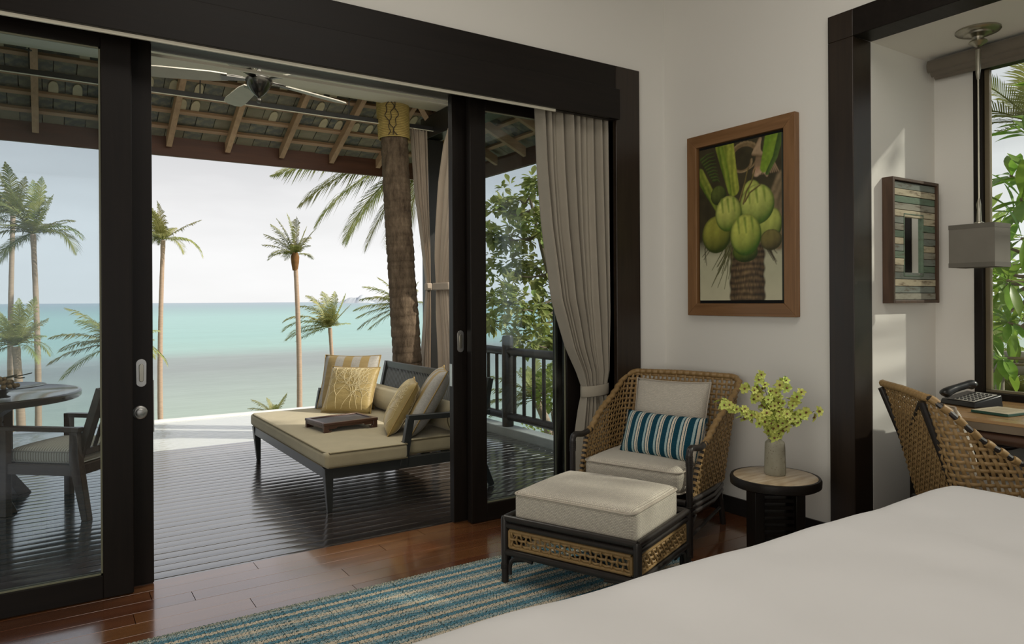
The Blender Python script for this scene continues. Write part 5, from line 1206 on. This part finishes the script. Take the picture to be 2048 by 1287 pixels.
# ================================================================== plants
def leafmat(name, c1, c2, trans=.35, rough=.5, hue=.02, nscale=2.0):
    k = NM(name); n = k.noise(k.map((1,1,1)), nscale, 3); c = k.hsv(k.mix(k.ramp(n, [(.3, 0.0), (.7, 1.0)]), c1, c2), v=k.rng(k.rnd(), .72, 1.2), h=k.rng(k.rnd(), .5-hue, .5+hue))
    k.set(c, rough, 0, .35); tl = k.N.new('ShaderNodeBsdfTranslucent'); k.setc(tl.inputs[0], c); ms = k.N.new('ShaderNodeMixShader'); ms.inputs[0].default_value = trans
    k.L(k.p.outputs[0], ms.inputs[1]); k.L(tl.outputs[0], ms.inputs[2]); k.L(ms.outputs[0], k.out.inputs[0]); return k.m
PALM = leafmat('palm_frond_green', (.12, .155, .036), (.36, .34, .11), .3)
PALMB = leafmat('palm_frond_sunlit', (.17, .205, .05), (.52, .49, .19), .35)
LEAF = leafmat('tree_leaf_green', (.24, .34, .06), (.66, .66, .25), .35, nscale=3)
FRAN = leafmat('frangipani_leaf', (.14, .27, .03), (.30, .44, .075), .42, .38, .015, 5)
SHRB = leafmat('bright_shrub_leaf', (.22, .33, .05), (.50, .55, .15), .4, nscale=4)
k = NM('palm_bark'); n = k.noise(k.map((1, 1, 9)), 3, 4); k.set(k.mix(n, (.32, .225, .165), (.56, .42, .315)), .9, 0, .15); BARK = k.m
TWIG = simple('grey_brown_twig', (.20, .15, .10), .85, 0, .2, .3, 12)
UPv = Vector((0, 0, 1)); WIND = Vector((-.84, .55, .12)).normalized(); RV = Vector((.8368, -.5476, 0)); FV = Vector((.5476, .8368, 0))
def frond(mb, o, d, L, droop, wind, rng, nl=20, lw=.1, ll=.3, hang=.5, rw=.018):
    """one feather frond: curved midrib with two rows of drooping leaflets"""
    n = 14; p = Vector(o); d = Vector(d).normalized(); P = [p.copy()]; D = [d.copy()]
    for i in range(n):
        t = (i+1)/n; d = (d+Vector((0, 0, -1))*droop*(.35+1.3*t)/n+WIND*wind*(.3+t)/n).normalized(); p = p+d*L/n; P.append(p.copy()); D.append(d.copy())
    mb.tube(P, [rw*(1-.85*i/n) for i in range(n+1)], 5)
    vv = []; ff = []
    for i in range(nl):
        t = .13+.87*(i+.5)/nl; f = t*n; j = min(n-1, int(f)); q = P[j].lerp(P[j+1], f-j); dd = D[j]
        s0 = dd.cross(UPv); s0 = s0.normalized() if s0.length > .05 else RV.copy(); up = s0.cross(dd).normalized()
        l = L*ll*(math.sin(PI*min(1, (.12+t*.86)))**.6)*rng.uniform(.85, 1.1)*(1.0 if t < .8 else 1-.5*(t-.8)/.2)
        for s in (-1, 1):
            a = (s0*s*(.95-.45*t)+dd*(.45+.55*t)+up*.22).normalized(); g = Vector((0, 0, -1))*hang*rng.uniform(.6, 1.3)+WIND*wind*.5
            m1 = q+a*l*.5+g*l*.16; e = q+(a*l*.85)+g*l*.55; w = dd*lw*L*.26*rng.uniform(.8, 1.2)
            k0 = len(vv); vv += [q-w*.45, q+w*.45, m1+w*.5, m1-w*.5, e]; ff += [(k0, k0+1, k0+2, k0+3), (k0+3, k0+2, k0+4)]
    mb.add(vv, ff)
def palm(label, crown, base, r0, fronds, seed, L, m=PALM, extra=8, wind=.35, nl=26, fib=False, group='coconut palms on the slope towards the sea', trunk=True, name='coconut_palm', spread=1.0, lw=.085, ll=.33, hang=.8):
    """fronds: (angle in the view plane, relative length, droop)"""
    t = thing(name, label, 'palm tree', base, 0, group); C = Vector(crown)-Vector(base); rng = random.Random(seed)
    if trunk:
        nl = int(nl*1.45); n = 40; P = []; R_ = []
        for i in range(n+1):
            f = i/n; sway = .22*math.sin(f*PI)*(1 if seed % 2 else -1); P.append(Vector((C.x*f**1.4+sway*RV.x, C.y*f**1.4+sway*RV.y, C.z*f))); R_.append(r0*.88*(1.25-.45*f)*(1+.05*(i % 2))*(1.12 if f > .97 else 1))
        b = MB(); b.tube(P, R_, 10); b.build('trunk', BARK, t, smooth=60)
        if fib:
            b = MB(); b.lathe([(r0*.9, -.9), (r0*1.35, -.45), (r0*1.5, -.1), (r0*1.0, .15)], 10, C); tag(b.build('fibre_collar', simple('rusty_palm_fibre', (.20, .10, .04), .95, 0, .1, .4, 6), t), 'rust brown fibre below the crown')
    fl_ = [(a, l, dr, rng.uniform(-.35, .35)) for a, l, dr in fronds]+[(rng.uniform(20, 165), rng.uniform(.5, .85)*spread, rng.uniform(.3, 1.2), rng.choice([-1, 1])*rng.uniform(.6, 1.6)) for _ in range(extra+8)]
    for a, l, dr, dep in fl_:
        w = math.radians(a); d = RV*math.cos(w)+UPv*math.sin(w)+FV*dep
        b = MB(); frond(b, C+Vector((0, 0, .05)), d, L*l, dr, wind, rng, nl, lw, ll, hang, .012*L/1.5); b.build('frond', m, t, smooth=0)
    return t
def gz(x, y): return ground(x, y)-.1
palm('tall slender palm left of the daybed cushions, crown blown upright', (12.31, 42.14, 4.06), (12.31, 42.14, gz(12.31, 42.14)), .17, [(150, .75, .5), (138, .95, .35), (122, .95, .3), (108, .9, .2), (95, .95, .2), (82, .85, .2), (66, .7, .25), (55, .8, .35), (165, .6, .9), (40, .5, .8)], 1, 2.6, PALM, 7, .25, 22, True)
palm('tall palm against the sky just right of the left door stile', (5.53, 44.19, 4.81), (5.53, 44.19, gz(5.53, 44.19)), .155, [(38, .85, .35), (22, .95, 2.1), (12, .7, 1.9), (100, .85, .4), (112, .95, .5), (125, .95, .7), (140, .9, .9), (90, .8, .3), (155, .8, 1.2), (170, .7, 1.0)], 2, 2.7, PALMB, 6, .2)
palm('tall windswept palm behind the left glass door, nearer of the pair', (-.52, 43.37, 4.80), (-.52, 43.37, gz(-.52, 43.37)), .16, [(20, 1.15, 1.9), (30, 1.0, 1.6), (72, 1.05, .1), (62, .8, .2), (88, 1.0, .2), (102, 1.05, .3), (115, 1.1, .4), (130, 1.1, .5), (145, 1.0, .7), (165, 1.05, 1.2), (185, 1.1, 1.4), (200, .9, .8)], 3, 2.75, PALM, 9, .25, 24)
palm('tall palm at the left picture edge, half behind its windswept neighbour', (-1.55, 50.01, 6.39), (-1.55, 50.01, gz(-1.55, 50.01)), .165, [(60, .8, .3), (80, 1.0, .3), (100, 1.0, .4), (120, 1.0, .5), (140, 1.0, .8), (160, 1.0, 1.1), (180, .95, 1.3), (40, .7, .9)], 4, 3.0, PALM, 6, .3)
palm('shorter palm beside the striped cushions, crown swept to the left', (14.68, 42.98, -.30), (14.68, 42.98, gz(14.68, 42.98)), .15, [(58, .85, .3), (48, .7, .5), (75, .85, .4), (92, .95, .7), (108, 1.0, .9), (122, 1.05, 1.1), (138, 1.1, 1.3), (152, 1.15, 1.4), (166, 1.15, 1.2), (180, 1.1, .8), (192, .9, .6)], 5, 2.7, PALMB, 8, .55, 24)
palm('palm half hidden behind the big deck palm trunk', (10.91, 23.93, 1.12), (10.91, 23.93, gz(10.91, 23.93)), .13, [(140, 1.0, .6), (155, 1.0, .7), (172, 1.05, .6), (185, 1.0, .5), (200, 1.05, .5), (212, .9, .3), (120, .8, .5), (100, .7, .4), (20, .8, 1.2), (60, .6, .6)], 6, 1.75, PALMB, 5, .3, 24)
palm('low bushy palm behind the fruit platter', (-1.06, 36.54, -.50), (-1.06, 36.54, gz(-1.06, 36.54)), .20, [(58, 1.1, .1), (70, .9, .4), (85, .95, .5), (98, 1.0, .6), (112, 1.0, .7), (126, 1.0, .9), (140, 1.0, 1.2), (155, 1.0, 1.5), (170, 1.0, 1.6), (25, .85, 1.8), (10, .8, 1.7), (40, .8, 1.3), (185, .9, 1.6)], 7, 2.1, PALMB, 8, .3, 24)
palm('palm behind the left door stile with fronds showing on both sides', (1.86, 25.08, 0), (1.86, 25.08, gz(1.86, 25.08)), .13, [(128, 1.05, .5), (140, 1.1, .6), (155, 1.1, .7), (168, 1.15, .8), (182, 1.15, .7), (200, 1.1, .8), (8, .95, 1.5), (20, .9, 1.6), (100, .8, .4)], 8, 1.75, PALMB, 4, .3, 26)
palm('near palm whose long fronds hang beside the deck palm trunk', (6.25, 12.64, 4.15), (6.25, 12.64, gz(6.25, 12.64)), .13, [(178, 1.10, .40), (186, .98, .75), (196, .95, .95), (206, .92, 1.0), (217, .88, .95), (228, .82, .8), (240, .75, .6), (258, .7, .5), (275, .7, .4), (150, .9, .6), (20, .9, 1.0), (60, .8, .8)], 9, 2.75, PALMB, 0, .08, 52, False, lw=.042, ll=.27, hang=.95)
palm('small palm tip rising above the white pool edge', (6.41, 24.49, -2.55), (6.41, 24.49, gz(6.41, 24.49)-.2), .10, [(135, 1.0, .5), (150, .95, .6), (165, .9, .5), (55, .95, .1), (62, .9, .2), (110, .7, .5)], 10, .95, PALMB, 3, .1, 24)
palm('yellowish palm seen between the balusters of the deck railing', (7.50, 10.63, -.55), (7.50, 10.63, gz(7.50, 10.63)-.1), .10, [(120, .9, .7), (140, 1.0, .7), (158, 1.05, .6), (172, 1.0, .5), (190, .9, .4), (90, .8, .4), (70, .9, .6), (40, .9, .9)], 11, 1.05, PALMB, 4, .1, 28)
# ------------------------------------------------------------------ the palm that grows through the deck
tp = thing('deck_palm_trunk', 'thick ringed palm trunk growing through the deck behind the daybed', 'palm tree', (3.03, 6.50, -.03))
cen = [(0, 0, -.6), (0, 0, 0), (-.012, .012, .62), (-.070, .050, 1.80), (-.116, .080, 2.92), (-.128, .087, 3.40), (-.13, .09, 4.2)]
SP = smoothpath(cen, 10); b = MB(); P = []; R_ = []; rng = random.Random(3); zt_ = SP[0].z; nxt = 0
def on_trunk(z):
    for a, c in zip(SP, SP[1:]):
        if a.z <= z <= c.z: return a.lerp(c, (z-a.z)/max(1e-6, c.z-a.z))
    return SP[-1]
z = -.6
while z < 4.15:
    h = rng.uniform(.06, .11); rr = interp([(-1, .165), (0, .160), (.5, .146), (1.5, .136), (4.5, .132)], z)
    for f, e in ((0, .985), (.15, 1.02), (.6, 1.0), (.93, .97)): P.append(on_trunk(z+h*f)); R_.append(rr*e*rng.uniform(.99, 1.01))
    z += h
b.tube(P, R_, 26)
b.v = [tuple(Vector(v)*1.0+Vector((noise.noise((v[0]*14, v[1]*14, v[2]*7)), noise.noise((v[0]*14+5, v[1]*14, v[2]*7)), .35*noise.noise((v[0]*9, v[1]*9+3, v[2]*4)))) * .007) for v in b.v]
k = NM('old_palm_trunk_bark'); n = k.noise(k.map((7, 7, 2.2)), 3, 6, .7); n2 = k.noise(k.map((1, 1, 14)), 2.5, 3); k.set(k.hsv(k.ramp(n, [(.3, (.055, .038, .025)), (.55, (.135, .098, .066)), (.8, (.24, .18, .12))]), v=k.rng(n2, .7, 1.25)), .9, 0, .15); k.bump(n, .7, .02)
b.build('trunk', k.m, tp, smooth=50)
b = MB(); N = 31; z0 = 2.94
hp = []
for i in range(N*16+1): w = 2*PI*i/16; zz = z0+.0160*i/16; c = on_trunk(zz); hp.append(c+Vector((math.cos(w), math.sin(w), 0))*(.150+.012*(zz-z0)/.5))
b.tube(hp, .0078, 6); tag(b.build('rope_wrap', simple('yellow_straw_rope', (.48, .36, .13), .85, 0, .2, .25, 60), tp), 'yellow rope wound round the trunk')
for s in range(3):
    pts = []
    for i in range(16):
        zz = 2.95+.032*i; c = on_trunk(zz); w = math.radians(228+s*13)+.10*math.sin(i*.7+s*1.7)+.07*math.sin(i*1.9+s*4.1); pts.append(c+Vector((math.cos(w), math.sin(w), 0))*.178)
    b = MB(); b.tube(smoothpath(pts, 3), .0045, 5); b.build('vine', simple('dark_dry_vine', (.045, .03, .02), .8), tp)
# ------------------------------------------------------------------ broadleaf tree beside the railing
def leaf_mesh(L, w, m, n=4, fold=.18, curl=.15, obov=.62):
    b = MB(); vv = []; ff = []
    for i in range(n+1):
        t = i/n; ww = w*math.sin(PI*min(1, t**(1.0 if obov < .55 else 1.25)*.97+.015)); z = -curl*L*t*t
        vv += [(t*L, -ww/2, z+fold*ww), (t*L, 0, z), (t*L, ww/2, z+fold*ww)]
    for i in range(n): a = i*3; ff += [(a, a+3, a+4, a+1), (a+1, a+4, a+5, a+2)]
    b.add(vv, ff); me = b.mesh('leaf', 60); me.materials.append(m); return me, vv, ff
def place(me_data, joined, root, p, d, roll, s, as_obj):
    me, vv, ff = me_data; q = d.to_track_quat('X', 'Z'); M = q.to_matrix().to_4x4()@Matrix.Rotation(roll, 4, 'X')@Matrix.Scale(s, 4)
    if as_obj:
        o = link('leaf', me, root); o.matrix_basis = Matrix.Translation(p)@M
    else: joined.add([Vector(p)+M@Vector(v) for v in vv], ff)
blobs = [(6.07,8.57,3.00,0.22),(6.41,9.54,2.92,0.36),(6.07,9.61,2.75,0.28),(6.25,8.64,2.43,0.37),(6.06,9.17,2.31,0.31),(5.74,9.31,2.31,0.19),(6.05,9.44,1.78,0.39),(6.62,9.30,1.79,0.44),(5.56,8.82,1.31,0.33),(5.88,8.51,1.16,0.36),(6.86,9.22,1.30,0.32),(5.72,9.29,1.00,0.23),(6.66,9.23,0.67,0.28),(5.80,8.52,0.73,0.29),(6.56,8.76,0.61,0.19),(7.3,8.9,2.6,.4),(7.4,8.8,1.7,.4),(7.3,9.1,.9,.35)]
tb_ = Vector((7.05, 9.0, gz(7.05, 9.0)))
bt = thing('broadleaf_tree', 'leafy broadleaf tree beyond the deck railing, seen through the right glass', 'tree', tb_)
rt = random.Random(9); B = lambda *p: Vector(p)-tb_
tr_ = smoothpath([B(7.05, 9.0, tb_.z), B(6.98, 8.95, -.6), B(6.76, 8.96, .99), B(6.42, 8.95, 2.08), B(6.26, 9.05, 2.9)], 8)
b = MB(); b.tube(tr_, [.075*(1-.75*i/len(tr_)) for i in range(len(tr_))], 9); b.build('trunk', TWIG, bt)
ld = leaf_mesh(.15, .082, LEAF); jn = MB(); nobj = 0; cand = []
for (x, y, z, r) in blobs:
    c = B(x, y, z); near = min(tr_, key=lambda q: (q-c).length+max(0, q.z-c.z)*2)
    pth = smoothpath([near, near.lerp(c, .5)+Vector((0, 0, -.08)), c, c+(c-near).normalized()*r*.6], 5); b = MB(); b.tube(pth, [.018*(1-.7*i/len(pth)) for i in range(len(pth))], 6); b.build('branch', TWIG, bt)
    for j in range(int(16*(r/.3)**1.6)+8):
        d0 = Vector((rt.gauss(0, 1), rt.gauss(0, 1), rt.gauss(.1, .7))).normalized(); s0 = c+d0*r*rt.uniform(.3, 1.0)
        b.tube if False else None
        for q in range(8):
            dd = (d0*.6+Vector((rt.gauss(0, .8), rt.gauss(0, .8), rt.gauss(-.25, .45)))).normalized(); cand.append((s0+dd*rt.uniform(0, .06), dd, rt.uniform(-.5, .5), rt.uniform(.7, 1.15)))
cand.sort(key=lambda e: (e[0]+tb_).dot(FV))
step = max(1, len(cand)//(2*290))
for i, (p, d, ro_, s) in enumerate(cand):
    ob = nobj < 290 and i % step == 0
    nobj += ob; place(ld, jn, bt, p, d, ro_, s, ob)
tag(jn.build('foliage', LEAF, bt, smooth=60), kind='stuff')
# shrubs under and behind the railing
def shrub(name, label, c, rx, rz_, n, seed, m, L=.09, w=.05, group=None, cat='shrub', g=None):
    c = Vector(c); g = gz(c.x, c.y) if g is None else g; t = thing(name, label, cat, (c.x, c.y, g), 0, group); rng = random.Random(seed); C = Vector((0, 0, c.z-g)); me = leaf_mesh(L, w, m); jn = MB(); st_ = MB(); no = 0
    for i in range(n):
        d = Vector((rng.gauss(0, 1), rng.gauss(0, 1), rng.gauss(.25, .8))).normalized(); p = C+Vector((d.x*rx, d.y*rx, d.z*rz_))*rng.uniform(.45, 1.0)
        if p.z < .05: p.z = .05+rng.random()*.1
        dd = (d+Vector((rng.gauss(0, .6), rng.gauss(0, .6), rng.gauss(0, .4)))).normalized(); place(me, jn, t, p, dd, rng.uniform(-.6, .6), rng.uniform(.7, 1.2), False)
        if i % max(1, n//14) == 0: st_.tube(smoothpath([Vector((rng.uniform(-.05, .05), rng.uniform(-.05, .05), 0)), C*.5+p*.2, p], 4), .008, 5)
    tag(jn.build('foliage', m, t, smooth=60), kind='stuff'); tag(st_.build('stems', TWIG, t), kind='stuff'); return t
SG = 'bright shrubs below the deck railing'
shrub('garden_shrub', 'bright green shrub behind the rightmost balusters of the railing', (6.95, 9.35, -.15), .42, .40, 420, 1, SHRB, .11, .07, SG)
shrub('garden_shrub', 'low yellow green shrub below the bottom rail', (6.3, 8.7, -.95), .75, .42, 620, 2, SHRB, .08, .05, SG)
shrub('garden_shrub', 'low shrub tucked under the leafy tree behind the railing post', (5.6, 9.0, -1.15), .7, .32, 420, 3, SHRB, .08, .05, SG)
# ------------------------------------------------------------------ frangipani garden outside the nook window
fg = gz(7.2, 1.6); ft = thing('frangipani_tree', 'frangipani tree with long glossy leaves outside the nook window', 'tree', (7.2, 1.6, fg))
F0 = Vector((7.2, 1.6, fg)); rf = random.Random(14)
ros = [(5.75,2.02,2.72),(5.95,2.28,2.50),(6.3,2.35,2.62),(5.9,2.25,2.18),(6.25,2.50,2.25),(5.62,2.18,1.98),(6.1,2.42,1.95),(6.5,2.5,2.0),(5.8,2.25,1.72),(6.3,2.55,1.70),(5.65,2.28,1.42),(6.05,2.45,1.40),(6.5,2.62,1.50),(5.85,2.36,1.12),(6.35,2.60,1.15),(6.7,2.72,1.30),(6.9,2.75,1.0),(6.0,2.48,.85),(6.6,2.7,.75),(6.3,1.9,2.3),(6.6,1.6,2.5),(6.2,1.5,1.8),(6.4,1.2,2.2),(6.7,.8,2.6),(6.5,.5,2.0),(6.2,1.9,1.4),(6.4,1.0,1.4),(6.8,.3,1.6),(6.7,1.3,1.0),(7.0,2.2,2.9),(7.1,2.6,2.2),(7.2,2.9,1.6),(6.9,-.2,2.4),(7.1,-.5,1.9)]
hi = [(6.2+rf.uniform(-.8, 1.2), 1.2+rf.uniform(-2.6, .9), rf.uniform(3.3, 4.7)) for _ in range(26)]  # unseen high rosettes, added to shade the deck and dapple the sun
hi = [h for i, h in enumerate(hi) if h[1] > .35 or i % 2 == 0]
ros2 = [(rf.uniform(5.9, 7.6), rf.uniform(.2, 2.2), rf.uniform(.5, 2.7)) for _ in range(34)]
fl_d = leaf_mesh(.26, .078, FRAN, 6, .12, .22); jn = MB(); nob = 0
forks = [Vector((6.9, 1.9, .3)), Vector((6.6, 1.9, 1.0)), Vector((6.7, 1.4, 1.5)), Vector((6.6, 2.2, 1.6)), Vector((6.7, 1.0, 2.3))]
limbs = [[(7.2, 1.6, fg), (7.1, 1.7, -.1), (6.9, 1.9, .3)], [(6.9, 1.9, .3), (6.75, 1.95, .7), (6.6, 1.9, 1.0)], [(6.9, 1.9, .3), (6.8, 1.6, .9), (6.7, 1.4, 1.5)], [(6.6, 1.9, 1.0), (6.6, 2.1, 1.3), (6.6, 2.2, 1.6)], [(6.7, 1.4, 1.5), (6.75, 1.2, 1.9), (6.7, 1.0, 2.3)]]
for i, l in enumerate(limbs): b = MB(); b.tube(smoothpath([Vector(p)-F0 for p in l], 5), [.09, .07, .06, .05, .05][i], 9); b.build('branch', TWIG, ft)
for i, p in enumerate(ros+ros2+hi):
    p = Vector(p); q = min(forks, key=lambda f: (f-p).length); b = MB(); b.tube(smoothpath([q-F0, q.lerp(p, .5)-F0+Vector((rf.uniform(-.1, .1), rf.uniform(-.1, .1), -.08)), p-F0], 5), [.022*(1-.5*j/10) for j in range(11)], 7); b.build('branch', TWIG, ft)
    ax = (p-q).normalized()
    for j in range(9):
        a = 2.4*j+rf.uniform(-.3, .3); s0 = ax.orthogonal().normalized(); s1 = ax.cross(s0); d = ((s0*math.cos(a)+s1*math.sin(a))*.95+ax*rf.uniform(.1, .7)+Vector((0, 0, .15))).normalized()
        ob = nob < 297 and i < len(ros); nob += ob; place(fl_d, jn, ft, p-F0-ax*.04*(j/9), d, rf.uniform(-.3, .3), rf.uniform(.75, 1.15), ob)
tag(jn.build('foliage', FRAN, ft, smooth=60), kind='stuff')
palm('feathery garden palm showing in the upper part of the nook window', (8.3, 3.1, 3.0), (8.3, 3.1, gz(8.3, 3.1)), .09, [(100, 1.0, .6), (130, 1.0, .8), (155, 1.0, 1.0), (60, 1.0, .8), (30, 1.0, 1.1), (190, .9, .9), (80, .8, .5)], 21, 1.25, PALM, 5, .1, 34, group=None, name='garden_palm', lw=.05, hang=.4)
palm('low fan of dark palm leaves behind the garden railing', (9.2, 3.6, .05), (9.2, 3.6, gz(9.2, 3.6)-.1), .10, [(40, 1.0, .5), (60, 1.0, .4), (80, 1.0, .4), (100, 1.0, .4), (120, 1.0, .5), (140, 1.0, .6), (160, 1.0, .8), (20, 1.0, .8)], 22, 1.1, PALM, 8, .05, 34, group=None, name='garden_palm', lw=.05, hang=.3)
HG = 'hedge shrubs across the garden'
for i, (x, y, z, r) in enumerate(((10.6, 4.9, .7, .85), (11.2, 3.2, .9, .9), (10.8, 1.4, .8, .9), (11.0, -.4, 1.0, .9), (10.6, -2.2, .9, .9))):
    shrub('hedge_shrub', ['dark hedge bush behind the left part of the nook window', 'dark hedge bush straight behind the frangipani', 'dark hedge bush behind the pendant lamp shade', 'hedge bush far right beyond the nook window', 'hedge bush at the right end of the garden'][i], (x, y, z+.3), r, 1.7, 900, 30+i, LEAF, .24, .11, HG)
gr_ = thing('garden_railing', 'weathered grey pole railing outside the nook window', 'railing', (7.28, 3.0, 0)); GP = simple('weathered_grey_pole', (.27, .235, .195), .7, 0, .3, .25, 8, .2, 40)
for z, r in ((.765, .052), (.655, .052)): b = MB(); b.tube([(0, -4.5, z), (0, -1, z+.006), (0, 2.2, z)], r, 14); b.build('pole', GP, gr_)
for y in (-3.4, -1.6, -.02, 1.6): b = MB(); b.tube([(-.06, y, gz(7.2, 3+y)), (-.06, y, .70)], .036, 12); b.build('post', GP, gr_)
